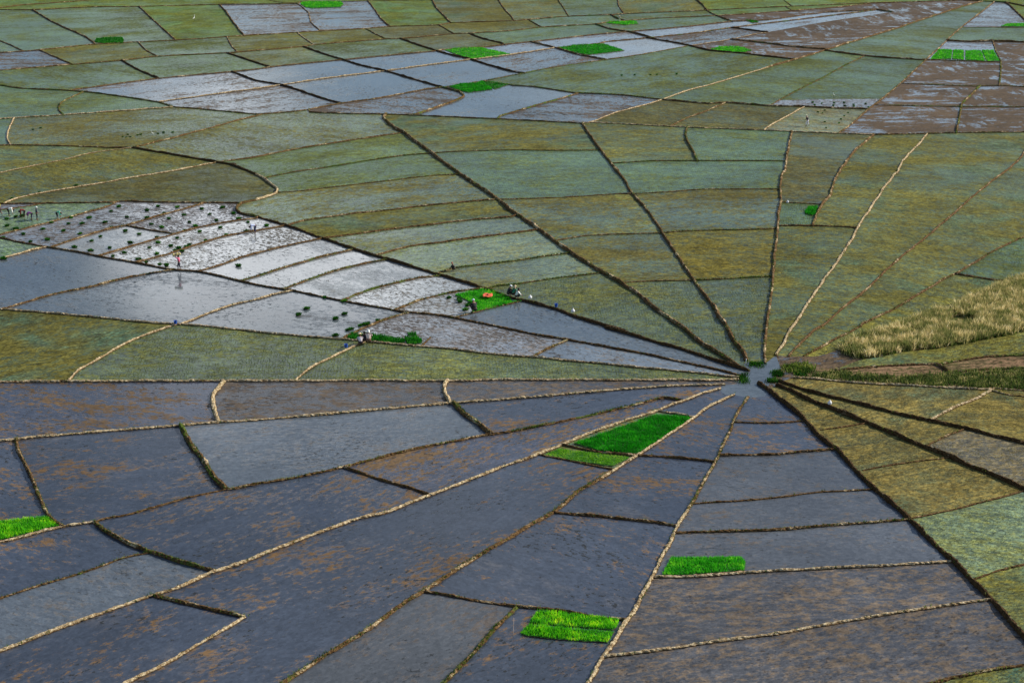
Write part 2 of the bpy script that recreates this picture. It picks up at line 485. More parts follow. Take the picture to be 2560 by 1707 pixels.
SEEDS = """
a gt:150,250 gt:800,200 ty:1700,150 ty:1800,20 ty:200,65 wp:2200,200 lg:50,440 go:900,500 wp:100,560 gt:1800,430 go:2300,400 gt:400,720 gt:1700,600 wq:1500,800 wp:2000,940 gt:300,950 go:900,950 gt:20,1200 gk:900,1200 go:300,1400 gk:1900,1400 gk:1500,1200
b wp:200,200 wp:700,150 ty:1400,120 go:1900,100 ty:300,10 gb:200,370 go:700,340 gb:1300,300 go:2000,260 go:300,500 gt:900,450 gb:1700,380 gt:2250,350 ws:300,650 ws:1300,550 ws:1000,750 ws:1700,620 wp:2150,540 wp:300,900 wp:1000,990 wp:1700,900 ws:2100,950 wq:2250,450 gt:2250,740 gk:300,1200 go:1900,1250 gt:700,1450 gt:2000,1500
c go:200,80 gt:700,80 go:1300,50 ty:2100,40 gt:60,220 gt:500,200 gt:1300,150 gt:500,300 gt:1400,220 wp:200,560 wp:200,900 wp:700,1000 wq:150,440 wq:700,370 wk:1100,430 wq:1500,270 wp:1700,350 mb:2200,360 mb:2100,430 gt:1000,650 gb:1100,1030 gb:2000,1060 go:500,1200 go:1300,1300 gt:1900,1350 gt:200,1450 gt:2000,1530
d ty:60,30 ty:400,50 go:300,100 mb:300,170 wq:300,220 mb:700,300 mb:1300,60 wp:300,490 gt:1300,300 gt:300,650 gt:900,700 wd:500,945 gm:300,1100 gt:30,1060 wp:2100,120 ty:2300,100 gt:2100,300 wq:1900,430 mb:1700,680 mb:2250,600 mb:1500,870 mb:2200,880 mb:1300,1100 mb:2100,1100 mb:1500,410 gb:700,1300 go:1100,1400 go:1700,1400 go:2250,1500
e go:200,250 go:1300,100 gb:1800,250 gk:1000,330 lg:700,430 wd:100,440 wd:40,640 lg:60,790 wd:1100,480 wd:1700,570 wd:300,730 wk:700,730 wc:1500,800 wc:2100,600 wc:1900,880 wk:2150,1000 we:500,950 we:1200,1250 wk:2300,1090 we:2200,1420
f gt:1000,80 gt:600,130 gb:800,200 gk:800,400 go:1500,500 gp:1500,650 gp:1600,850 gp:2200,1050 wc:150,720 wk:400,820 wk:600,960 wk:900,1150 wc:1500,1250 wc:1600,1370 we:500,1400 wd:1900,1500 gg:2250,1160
g gp:300,950 gg:200,1250 gt:600,200 gk:500,500 gk:800,800 go:1700,150 gk:1900,450 gy:2000,850 gg:1300,1300 gp:50,600 gp:200,750 gg:2000,1250 we:200,1420 go:200,200
h gb:300,200 gt:250,480 go:700,300 gt:600,530 go:350,900 gg:700,1200 go:1500,200 gk:1100,700 gd:1500,950 go:2200,300 go:2250,560 gt:2100,950 yy:1600,1250 gd:1500,1180
i go:300,250 gg:1300,350 wm:500,750 wb:60,1300 wb:1000,1300 wv:2100,1200 wn:2200,750
j gg:300,350 gg:1500,450 wn:1000,650 wn:2100,640 wv:800,1000 wb:2150,850 wm:1300,1350 wb:600,1480 wd:1200,120 we:1800,200
k gg:700,480 wq:900,330 we:1500,350 we:600,150 gg:1600,200 gg:2100,150 wm:300,620 wb:300,800 wb:1600,650 wb:600,950 wb:1600,780 wb:1400,1150 wb:1400,1400 wb:1900,900 wb:2100,800 wb:2100,1100 wl:2200,1400 gk:1100,1050 gk:800,1300 wm:1750,610 go:2310,300
l gd:60,250 wb:200,800 wl:200,1100 wl:400,1350 mu:500,340 yy:1700,280 dr:1200,470 dr:2100,390 we:760,420 we:480,470 wi:1500,560 wi:2000,540 gr:300,630 gr:1300,700 gr:2200,850 gn:900,850 gn:1150,950 gn:1900,1150 gr:500,800 gr:650,900 yy:1000,1150 yy:1400,1450 gr:2230,665 wi:1500,180 wi:1600,430
m wb:200,430 wv:500,750 wb:700,1200 wb:1500,200 wb:1900,800 wv:100,1050 gk:200,180
n wb:800,500 wl:1200,1200 wb:500,100 wb:2000,300
o wb:700,500 wb:300,1300 wl:1900,100 wl:1700,400 wn:1900,900 wb:900,70 wn:1500,1400
p wl:500,60 wn:900,300 wn:1000,700 wn:1000,1200 yy:2200,1540 yg:1900,300 yy:2250,800 yy:1700,20
x hub:1895,950 hub:1885,975 hub:1905,925
"""
seeds = []
tile = None
for line in SEEDS.strip().splitlines():
    w = line.split(); tile = w[0]
    for s in w[1:]:
        k, c = s.split(':'); u, v = map(float, c.split(','))
        p = (u, v) if tile == 'x' else (OFF[tile][0] + u / 3.647, OFF[tile][1] + v / 3.647)
        seeds.append((k, p))

# ------------------------------------------------------------------ materials
def lin(c):
    return tuple((v / 255 / 12.92) if v <= 10 else (((v / 255) + .055) / 1.055) ** 2.4 for v in c) + (1.0,)
class NT:
    """small helper for node materials"""
    def __init__(s, name):
        s.m = bpy.data.materials.new(name); s.m.use_nodes = True
        s.t = s.m.node_tree
        for n in list(s.t.nodes): s.t.nodes.remove(n)
        s.o = s.n('ShaderNodeOutputMaterial'); s.b = s.n('ShaderNodeBsdfPrincipled')
        s.l(s.b.outputs[0], s.o.inputs[0])
    def n(s, k): return s.t.nodes.new(k)
    def l(s, a, b): s.t.links.new(a, b)
    def put(s, v, i):
        if v is None: return
        if hasattr(v, 'is_output') or hasattr(v, 'links'): s.l(v, i)
        else: i.default_value = v
    def math(s, op, a, b=None, c=None, clamp=False):
        n = s.n('ShaderNodeMath'); n.operation = op; n.use_clamp = clamp
        for i, v in enumerate((a, b, c)): s.put(v, n.inputs[i])
        return n.outputs[0]
    def noise(s, vec, scale, detail=4, rough=.55, dist=0.0, out='Fac'):
        n = s.n('ShaderNodeTexNoise'); s.put(vec, n.inputs['Vector'])
        n.inputs['Scale'].default_value = scale; n.inputs['Detail'].default_value = detail
        n.inputs['Roughness'].default_value = rough; n.inputs['Distortion'].default_value = dist
        return n.outputs[out]
    def ramp(s, v, a, b, lo=0.0, hi=1.0):
        n = s.n('ShaderNodeMapRange'); n.interpolation_type = 'SMOOTHSTEP'
        s.put(v, n.inputs[0]); s.put(a, n.inputs[1]); s.put(b, n.inputs[2]); s.put(lo, n.inputs[3]); s.put(hi, n.inputs[4])
        return n.outputs[0]
    def mix(s, f, a, b, blend='MIX'):
        n = s.n('ShaderNodeMix'); n.data_type = 'RGBA'; n.blend_type = blend
        s.put(f, n.inputs[0]); s.put(a, n.inputs[6]); s.put(b, n.inputs[7])
        return n.outputs[2]
    def bump(s, h, strength, dist, normal=None):
        n = s.n('ShaderNodeBump'); n.inputs['Strength'].default_value = strength; n.inputs['Distance'].default_value = dist
        s.l(h, n.inputs['Height'])
        if normal is not None: s.l(normal, n.inputs['Normal'])
        return n.outputs[0]
    def mapping(s, vec, scale, loc=None):
        n = s.n('ShaderNodeMapping'); s.l(vec, n.inputs[0]); n.inputs['Scale'].default_value = scale
        if loc is not None: s.put(loc, n.inputs['Location'])
        return n.outputs[0]

def field_mat(name, A, B, C, cover, size, speck, rough, spec, D=None, dcover=0.0, aniso=1.0, rows=0.0, ior=1.33, dark=(60, 60, 55), crisp=.05, cross=False, dither=.45, contrast=1.0):
    """A: what shows between, B: the patches, C: fine clods or leaves, D: an occasional third patch colour"""
    m = NT(name)
    if rows > 0:
        A, B, C = [(q[0] * .92, q[1] * .95, q[2] * .83) for q in (A, B, C)]
    uv = m.n('ShaderNodeUVMap').outputs[0]
    rnd = m.n('ShaderNodeObjectInfo').outputs['Random']
    off = m.n('ShaderNodeCombineXYZ'); m.l(m.math('MULTIPLY', rnd, 731.0), off.inputs[0]); m.l(m.math('MULTIPLY', rnd, 293.0), off.inputs[1]); m.l(m.math('MULTIPLY', rnd, 57.0), off.inputs[2])
    v = m.mapping(uv, (1, 1, 1), off.outputs[0])
    va = m.mapping(v, (1.0 / aniso, 1, 1))
    n1 = m.noise(va, 1.0 / size, 7, .62, .08 if cross else .35)
    if cross:                                            # plough passes along and across the paddy
        vb = m.mapping(v, (1, 1.0 / aniso, 1))
        n1b = m.noise(vb, 1.0 / size, 6, .6, .2)
        sel = m.ramp(m.noise(v, .05, 2), .47, .53)
        nm = m.n('ShaderNodeMix'); m.l(sel, nm.inputs[0]); m.l(n1, nm.inputs[2]); m.l(n1b, nm.inputs[3]); n1 = nm.outputs[0]
    n0 = m.noise(v, .35 / size, 3, .5)
    nn = m.math('ADD', m.math('MULTIPLY', n1, .72), m.math('MULTIPLY', n0, .38))
    thr = .55 + (.5 - cover) * .42
    tj = m.math('MULTIPLY_ADD', rnd, .05, thr - .025)
    fine = m.noise(m.mapping(v, (.6, 1, 1)), 2.2, 5, .72)
    grain = m.noise(v, 6.0, 3, .7)
    dith = m.math('MULTIPLY_ADD', fine, dither, -.5 * dither)
    nd = m.math('ADD', nn, dith)
    mk = m.ramp(nd, m.math('SUBTRACT', tj, crisp), m.math('ADD', tj, crisp))
    brk = m.ramp(fine, .36, .56)
    c = m.mix(mk, lin(A), lin(B))
    if D is not None:
        n3 = m.noise(m.mapping(v, (.8, 1, 1), (31, 17, 0)), .8 / size, 6, .62, .4)
        td = .5 + (.5 - dcover) * .40
        c = m.mix(m.math('MULTIPLY', m.ramp(n3, td - .05, td + .07), brk), c, lin(D))
    sp = None
    if speck > 0:
        vo = m.n('ShaderNodeTexNoise'); m.l(m.mapping(v, (.7, 1.25, 1), (7, 3, 0)), vo.inputs['Vector']); vo.inputs['Scale'].default_value = 2.3
        vo.inputs['Detail'].default_value = 3; vo.inputs['Roughness'].default_value = .75
        dens_ = m.noise(v, .12, 3, .6)
        th = m.math('MULTIPLY_ADD', dens_, -.34, .80 - speck * .26)
        sp = m.ramp(vo.outputs['Fac'], th, m.math('ADD', th, .05))
        c = m.mix(sp, c, lin(C))
    if rows > 0:                                         # transplanted seedlings in rows a hand apart
        w = m.n('ShaderNodeTexVoronoi'); m.l(m.mapping(v, (1, 1, 1)), w.inputs['Vector']); w.inputs['Scale'].default_value = 3.3; w.inputs['Randomness'].default_value = .55
        tuft = m.ramp(w.outputs['Distance'], .42, .20)
        tuft = m.math('MULTIPLY', tuft, rows)
        c = m.mix(tuft, c, m.mix(m.noise(v, .4, 3), lin(C), lin(B)))
    mid = m.noise(m.mapping(v, (.45, 1, 1), (5, 2, 1)), .85, 5, .8)
    tn = m.math('ADD', m.math('MULTIPLY', grain, .30), m.math('MULTIPLY', fine, .32))
    tn = m.math('ADD', tn, m.math('MULTIPLY', mid, .38))
    tone = m.math('MULTIPLY_ADD', tn, 6.5 * contrast, 1.02 - 3.25 * contrast)
    vc = m.n('ShaderNodeTexVoronoi'); m.l(m.mapping(v, (.8, 1, 1), (2, 8, 3)), vc.inputs['Vector']); vc.inputs['Scale'].default_value = 4.2
    vs = m.n('ShaderNodeSeparateColor'); m.l(vc.outputs['Color'], vs.inputs[0])
    amp = .75 if rows > 0 else .35
    tone = m.math('MULTIPLY', tone, m.math('MULTIPLY_ADD', vs.outputs[0], amp, 1.0 - amp * .5))
    tone = m.math('MINIMUM', m.math('MAXIMUM', tone, .35), 2.1)
    tone = m.math('MULTIPLY', tone, m.math('MULTIPLY_ADD', rnd, .18, .91))
    tone = m.math('MULTIPLY', tone, m.math('MULTIPLY_ADD', m.noise(v, .07, 3, .55), 1.1, .45))  # broad patchy sheen, painted into the base colour
    hs = m.n('ShaderNodeHueSaturation'); m.l(tone, hs.inputs['Value']); m.l(c, hs.inputs['Color'])
    m.l(hs.outputs[0], m.b.inputs['Base Color'])
    matte = mk if sp is None else m.math('MAXIMUM', mk, sp)
    if rows > 0: matte = m.math('MAXIMUM', matte, tuft)
    ro = m.math('MULTIPLY_ADD', matte, .5, rough)
    m.l(ro, m.b.inputs['Roughness'])
    m.l(m.math('MULTIPLY_ADD', matte, -spec * .8, spec), m.b.inputs['Specular IOR Level'])
    m.b.inputs['IOR'].default_value = ior
    h = m.math('ADD', m.math('MULTIPLY', matte, .8), m.math('MULTIPLY', fine, .25))
    m.l(m.bump(h, .20 if rows else .13, .05), m.b.inputs['Normal'])
    return m.m

F = {
 'ty': field_mat('paddy_yellow_green', (88,108,60), (100,102,50), (128,138,56), .5, 7, 0, .45, .26, rows=.6, D=(84,112,72), dcover=.45, crisp=.12, dither=.8),
 'gt': field_mat('paddy_teal_green', (76,98,80), (92,94,56), (92,116,60), .40, 7, 0, .30, .45, rows=.7, aniso=1.8, crisp=.14, dither=1.0),
 'go': field_mat('paddy_olive', (80,94,70), (102,94,52), (112,112,54), .55, 7, 0, .34, .38, rows=.65, aniso=2.0, D=(74,94,74), dcover=.34, crisp=.14, dither=1.0),
 'gk': field_mat('paddy_olive_and_water', (82,98,86), (102,92,54), (100,108,58), .46, 7, .10, .26, .50, rows=.6, aniso=2.4, crisp=.12, dither=1.0),
 'gy': field_mat('paddy_golden_olive', (84,88,58), (108,96,50), (124,112,54), .60, 6, 0, .38, .28, rows=.7, aniso=1.8, crisp=.14, dither=1.0),
 'gb': field_mat('paddy_brown_green', (78,88,70), (94,86,58), (96,100,58), .52, 7, .08, .34, .36, rows=.6, aniso=2.0, crisp=.14, dither=1.0),
 'gp': field_mat('paddy_pale_green', (98,110,96), (112,106,72), (108,118,74), .38, 6, .14, .20, .75, rows=.6, aniso=2.0, crisp=.12, dither=1.0),
 'gg': field_mat('paddy_grey_green', (80,92,78), (100,98,60), (112,120,62), .40, 5, 0, .28, .50, rows=.75, aniso=1.6, crisp=.14, dither=1.0),
 'gd': field_mat('paddy_deep_teal', (60,78,76), (98,86,48), (84,96,58), .36, 7, 0, .30, .42, rows=.6, aniso=2.6, crisp=.12, dither=1.0),
 'gm': field_mat('paddy_half_planted', (108,114,98), (110,98,78), (98,110,74), .45, 5, .2, .24, .5, rows=.5, aniso=1.8, crisp=.12, dither=.9),
 'gr': field_mat('paddy_dry_gold', (104,98,66), (126,108,68), (136,124,70), .55, 4, 0, .5, .2, rows=.7, aniso=1.6, D=(78,88,66), dcover=.35, crisp=.16, dither=1.2),
 'gn': field_mat('paddy_brown_grey', (96,88,80), (112,96,76), (112,104,66), .45, 4, 0, .3, .35, rows=.6, aniso=1.8, crisp=.16, dither=1.2),
 'yy': field_mat('paddy_yellow_olive', (98,104,74), (120,112,60), (136,132,66), .52, 4, 0, .44, .25, rows=.75, aniso=2.0, D=(66,90,72), dcover=.36, crisp=.16, dither=1.2),
 'yg': field_mat('paddy_fresh_green', (104,118,102), (122,124,84), (128,140,88), .38, 4, 0, .32, .4, rows=.75, aniso=1.6, D=(92,110,98), dcover=.34, crisp=.16, dither=1.2),
 'lg': field_mat('paddy_bright_green', (94,108,98), (108,122,104), (84,106,80), .45, 2, .3, .24, .6, rows=.5, dither=1.2),
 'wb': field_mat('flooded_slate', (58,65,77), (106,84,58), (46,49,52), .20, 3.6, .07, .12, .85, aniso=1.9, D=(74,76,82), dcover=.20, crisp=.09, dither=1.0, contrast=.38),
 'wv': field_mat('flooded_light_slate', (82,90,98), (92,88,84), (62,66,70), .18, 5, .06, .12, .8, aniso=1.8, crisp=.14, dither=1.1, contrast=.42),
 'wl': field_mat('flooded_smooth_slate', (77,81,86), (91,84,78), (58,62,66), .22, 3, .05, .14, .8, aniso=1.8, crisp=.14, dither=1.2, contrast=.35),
 'wn': field_mat('flooded_mud_brown', (72,73,76), (97,86,74), (58,54,52), .40, 1.2, .12, .18, .6, aniso=1.6, crisp=.14, dither=1.6, contrast=.75),
 'wm': field_mat('flooded_rust_brown', (62,67,80), (98,80,58), (60,54,46), .42, 2.6, .10, .14, .8, aniso=3.0, crisp=.08, dither=1.2, contrast=.65),
 'ws': field_mat('flooded_grey_blue', (80,91,97), (94,88,80), (62,66,70), .14, 5, .14, .08, .6, aniso=2.8, crisp=.10, dither=.9, contrast=.4),
 'we': field_mat('flooded_steel', (80,89,95), (88,86,82), (62,66,68), .14, 6, .10, .08, .85, aniso=2.6, crisp=.14, ior=1.38, dither=.8, contrast=.35),
 'wp': field_mat('flooded_streaky', (78,90,98), (88,76,62), (58,54,50), .42, 3.0, .22, .09, .6, aniso=4.0, crisp=.06, dither=1.0, contrast=.5),
 'wq': field_mat('flooded_bright_streaks', (100,109,116), (96,86,74), (66,64,62), .26, 3.0, .20, .08, 1.0, aniso=4.0, crisp=.07, ior=1.42, dither=1.0, contrast=.45),
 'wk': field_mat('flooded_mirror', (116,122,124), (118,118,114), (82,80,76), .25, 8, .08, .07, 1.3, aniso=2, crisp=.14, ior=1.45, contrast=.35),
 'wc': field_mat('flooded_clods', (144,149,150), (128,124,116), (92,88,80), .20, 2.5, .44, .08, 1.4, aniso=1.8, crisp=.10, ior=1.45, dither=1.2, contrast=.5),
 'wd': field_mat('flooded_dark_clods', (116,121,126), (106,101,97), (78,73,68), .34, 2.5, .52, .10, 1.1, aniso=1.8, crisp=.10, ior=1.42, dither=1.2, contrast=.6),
 'mb': field_mat('mud_with_water', (98,107,116), (84,69,50), (70,56,40), .66, 1.8, .2, .10, .65, aniso=4.5, crisp=.04, cross=True, ior=1.38, dither=.6, contrast=.65),
 'mu': field_mat('wet_mud', (72,75,78), (96,80,60), (70,58,42), .62, 1.6, .4, .15, .8, crisp=.06, dither=.9),
 'dr': field_mat('dry_soil', (96,84,58), (128,104,80), (74,72,44), .5, 3, .4, .9, .1, dither=1.0, aniso=2),
 'wi': field_mat('rough_grass_ground', (84,92,46), (124,112,70), (60,70,34), .5, 2, .4, .9, .1, dither=1.0),
 'hub': field_mat('pond_water', (80,89,95), (88,84,80), (60,66,74), .08, 5, 0, .10, .9, crisp=.08, contrast=.35),
}

def new_obj(name, verts, faces, mat, parent=None, smooth_=False):
    me = bpy.data.meshes.new(name)
    me.from_pydata([tuple(v) for v in verts], [], faces)
    if mat is not None:
        for q in (mat if isinstance(mat, (list, tuple)) else [mat]): me.materials.append(q)
    if smooth_:
        me.polygons.foreach_set('use_smooth', [True] * len(me.polygons))
    me.update()
    o = bpy.data.objects.new(name, me)
    col.objects.link(o)
    if parent is not None: o.parent = parent
    return o
def tag(o, label=None, cat=None, group=None, kind=None):
    if label: o['label'] = label
    if cat: o['category'] = cat
    if group: o['group'] = group
    if kind: o['kind'] = kind
    return o

# the far ground: one sheet to the horizon, under the paddies
gm_ = NT('valley_floor')
g = gm_.n('ShaderNodeNewGeometry').outputs['Position']
cc = gm_.mix(gm_.ramp(gm_.noise(g, .02, 6), .4, .6), lin((74,88,48)), lin((98,92,54)))
gm_.l(gm_.mix(gm_.noise(g, .6, 5), cc, lin((66,78,44))), gm_.b.inputs['Base Color'])
gm_.b.inputs['Roughness'].default_value = .95
gs = 9000
tag(new_obj('ground', [(-gs, -gs, -.35), (gs, -gs, -.35), (gs, gs, -.35), (-gs, gs, -.35)], [(0, 1, 2, 3)], gm_.m), kind='structure')

faces = plan_faces()
centers = []
wild_polys = []; rice = []
count = {}
for P in faces:
    ins = [s for s in seeds if inside(P, s[1])]
    cx = sum(p[0] for p in P) / len(P); cy = sum(p[1] for p in P) / len(P)
    if ins:
        k = ins[0][0]
    else:
        def dd(s):
            return (s[1][0] - cx) ** 2 + ((s[1][1] - cy) * 2.5) ** 2
        k = min((s for s in seeds if s[0] not in ('hub', 'wi', 'mu')), key=dd)[0]
    count[k] = count.get(k, 0) + 1
    G = [ground(*p) for p in P]
    tris = tessellate_polygon([G])
    fcs = []
    for a, b, c in tris:
        n = (G[b] - G[a]).cross(G[c] - G[a])
        if abs(n.z) < 1e-6: continue
        fcs.append((a, b, c) if n.z > 0 else (a, c, b))
    if not fcs: continue
    nm = {'hub': 'pond_water', 'dr': 'soil_field', 'wi': 'grass_field', 'mu': 'mud_field'}.get(k, 'paddy_field')
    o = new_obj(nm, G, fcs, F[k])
    tag(o, kind='structure')
    # metres along / across the paddy's longest side
    best = 0; ang = 0
    for i in range(len(G)):
        d = G[(i + 4) % len(G)] - G[i]
        if d.length > best: best = d.length; ang = math.atan2(d.y, d.x)
    if k == 'mb' : ang = R(4)
    elif abs(math.sin(ang)) > .75: ang += R(90)
    ca, sa = math.cos(ang), math.sin(ang)
    uv = o.data.uv_layers.new(name='UVMap')
    vi = np.zeros(len(o.data.loops), dtype=np.int32); o.data.loops.foreach_get('vertex_index', vi)
    XY = np.array([(v.x, v.y) for v in G])[vi]
    UV = np.stack([XY[:, 0] * ca + XY[:, 1] * sa, -XY[:, 0] * sa + XY[:, 1] * ca], 1)
    uv.data.foreach_set('uv', UV.astype(np.float32).ravel())
    if k in ('yy', 'yg', 'gr', 'gn', 'gg', 'gd', 'gt'): rice.append((k, P, G))
print('fields', len(faces), count)

# ------------------------------------------------------------------ banks between the paddies
def bank_mat(name, cream, green, brown):
    m = NT(name)
    g = m.n('ShaderNodeNewGeometry').outputs['Position']
    n1 = m.noise(g, 4.5, 4, .8)
    n2 = m.noise(g, .45, 4, .6)
    n3 = m.noise(m.mapping(g, (1, 1, 1), (11, 5, 2)), .35, 4, .65)
    n4 = m.noise(m.mapping(g, (1, 1, 1), (3, 9, 4)), 1.7, 6, .9)
    z = m.n('ShaderNodeSeparateXYZ'); m.l(g, z.inputs[0])
    c = m.mix(m.ramp(n1, .40, .62), lin((74,52,30)), lin((124,98,64)))
    # wet mud at the foot, dry crumbled clods on the crown
    up = m.ramp(z.outputs[2], .03, .13)
    dry = m.math('MULTIPLY', up, m.ramp(m.math('ADD', m.math('MULTIPLY', n4, .55), m.math('MULTIPLY', n2, .55)), .67 - cream * .32, .74 - cream * .32))
    c = m.mix(dry, c, m.mix(m.ramp(n1, .42, .66), lin((150,126,90)), lin((232,214,176))))
    gr = m.ramp(m.math('ADD', m.math('MULTIPLY', n3, .7), m.math('MULTIPLY', n4, .35)), .80 - green * .5, .86 - green * .5)
    c = m.mix(gr, c, m.mix(n1, lin((54,70,26)), lin((112,128,56))))
    c = m.mix(m.math('MULTIPLY', m.ramp(z.outputs[2], .08, -.02), .75), c, lin((44,32,20)))
    if brown: c = m.mix(brown, c, lin((50,36,20)))  # deepens the whole bank: shade of its near side put into the colour
    m.l(c, m.b.inputs['Base Color'])
    m.b.inputs['Roughness'].default_value = .95
    m.b.inputs['Specular IOR Level'].default_value = .1
    m.l(m.bump(m.math('ADD', n1, n4), 1.0, .14), m.b.inputs['Normal'])
    return m.m
BM = {'c': bank_mat('bank_dry_cream', .72, .12, 0), 'b': bank_mat('bank_brown', .26, .16, .0), 'k': bank_mat('bank_shade_dark', .16, .14, .55),  # k: dark version for banks seen from their shaded side, shade in the colour
      'g': bank_mat('bank_grassy', .30, .52, 0), 'm': bank_mat('bank_mixed', .33, .38, 0)}
def gm_blade(cols, name):
    m = NT(name)
    g = m.n('ShaderNodeNewGeometry')
    n = m.noise(m.mapping(g.outputs['Position'], (.7, 1, .3)), .8, 3, .6)
    rp = g.outputs['Random Per Island']
    f = m.math('ADD', m.math('MULTIPLY_ADD', n, 1.5, -.28), m.math('MULTIPLY', rp, .32))
    c = m.mix(m.ramp(f, .45, .8), lin(cols[0]), lin(cols[1]))
    if len(cols) > 2: c = m.mix(m.ramp(f, .72, .95), c, lin(cols[2]))
    m.l(c, m.b.inputs['Base Color'])
    m.b.inputs['Roughness'].default_value = .7
    m.b.inputs['Specular IOR Level'].default_value = .2
    tr = m.n('ShaderNodeBsdfTranslucent'); m.l(c, tr.inputs[0])
    ms = m.n('ShaderNodeMixShader'); ms.inputs[0].default_value = .45
    m.l(m.b.outputs[0], ms.inputs[1]); m.l(tr.outputs[0], ms.inputs[2]); m.l(ms.outputs[0], m.o.inputs[0])
    return m.m
M_TUFT = gm_blade([(40,70,20), (96,124,40), (150,150,84)], 'bank_grass')

class Blades:
    def __init__(s): s.v = []; s.f = []
    def blade(s, p, h, w, lean, az=None):
        az = random.uniform(0, 2 * math.pi) if az is None else az
        la = random.uniform(0, 2 * math.pi)
        dx, dy = math.cos(az) * w / 2, math.sin(az) * w / 2
        lx, ly = math.cos(la) * lean, math.sin(la) * lean
        i = len(s.v)
        s.v += [(p[0] - dx, p[1] - dy, p[2]), (p[0] + dx, p[1] + dy, p[2]),
                (p[0] + dx * .6 + lx * .45, p[1] + dy * .6 + ly * .45, p[2] + h * .62), (p[0] - dx * .6 + lx * .45, p[1] - dy * .6 + ly * .45, p[2] + h * .62),
                (p[0] + lx, p[1] + ly, p[2] + h)]
        s.f += [(i, i + 1, i + 2, i + 3), (i + 3, i + 2, i + 4)]
    def build(s, name, mat, parent=None):
        return new_obj(name, s.v, s.f, mat, parent)

RICE_M = {'a': gm_blade([(94,96,54), (122,116,68), (150,140,92)], 'rice_leaf_olive'),
          'b': gm_blade([(88,104,66), (112,122,76), (140,148,98)], 'rice_leaf_green')}
def rice_plants():
    """young rice, set out in wavering rows a hand apart on the nearer green paddies"""
    rng = np.random.default_rng(11)
    for k, P, G in rice:
        cy = sum(g.y for g in G) / len(G)
        if cy > 215: continue
        cx = sum(p[0] for p in P) / len(P)
        xy = np.array([(g.x, g.y) for g in G])
        lo, hi = xy.min(0), xy.max(0)
        hi = np.minimum(hi, [95, 260]); lo = np.maximum(lo, [-95, 60])
        gx, gy = np.meshgrid(np.arange(lo[0], hi[0], .30), np.arange(lo[1], hi[1], .36))
        q = np.stack([gx.ravel(), gy.ravel()], 1)
        q[:, 0] += .25 * np.sin(q[:, 1] * .31) + rng.normal(0, .05, len(q)); q[:, 1] += .2 * np.sin(q[:, 0] * .23) + rng.normal(0, .06, len(q))
        ins = np.zeros(len(q), bool); j = len(xy) - 1
        for i in range(len(xy)):
            a, b = xy[i], xy[j]
            if a[1] != b[1]:
                c = ((a[1] > q[:, 1]) != (b[1] > q[:, 1])) & (q[:, 0] < (b[0] - a[0]) * (q[:, 1] - a[1]) / (b[1] - a[1]) + a[0])
                ins ^= c
            j = i
        q = q[ins]
        if not len(q): continue
        keep = np.array([noise.noise(Vector((x * .16, y * .16, 2))) + .6 * noise.noise(Vector((x * .7, y * .7, 8))) for x, y in q]) + rng.random(len(q)) * .5
        q = q[keep > .08]
        n = len(q)
        if not n: continue
        vs, fs = [], []
        for t in range(2):
            az = rng.random(n) * math.pi; la = rng.random(n) * 6.283
            h = rng.uniform(.09, .20, n); w = .045 if cy < 150 else .06
            dx, dy = np.cos(az) * w, np.sin(az) * w
            lx, ly = np.cos(la) * .09, np.sin(la) * .09
            z0 = np.full(n, -.01)
            vs.append(np.stack([np.stack([q[:, 0] - dx * .5, q[:, 1] - dy * .5, z0], 1), np.stack([q[:, 0] + dx * .5, q[:, 1] + dy * .5, z0], 1),
                                np.stack([q[:, 0] + lx, q[:, 1] + ly, h], 1)], 1).reshape(-1, 3))
        V = np.concatenate(vs); T = len(V) // 3
        me = bpy.data.meshes.new('rice_plants')
        me.vertices.add(len(V)); me.vertices.foreach_set('co', V.astype(np.float32).ravel())
        me.loops.add(T * 3); me.loops.foreach_set('vertex_index', np.arange(T * 3, dtype=np.int32))
        me.polygons.add(T); me.polygons.foreach_set('loop_start', np.arange(0, T * 3, 3, dtype=np.int32))
        me.update(calc_edges=True); me.validate()
        me.materials.append(RICE_M['a' if k in ('yy', 'gr', 'gn') else 'b'])
        o = bpy.data.objects.new('rice_plants', me); col.objects.link(o)
        tag(o, kind='stuff')
rice_plants()

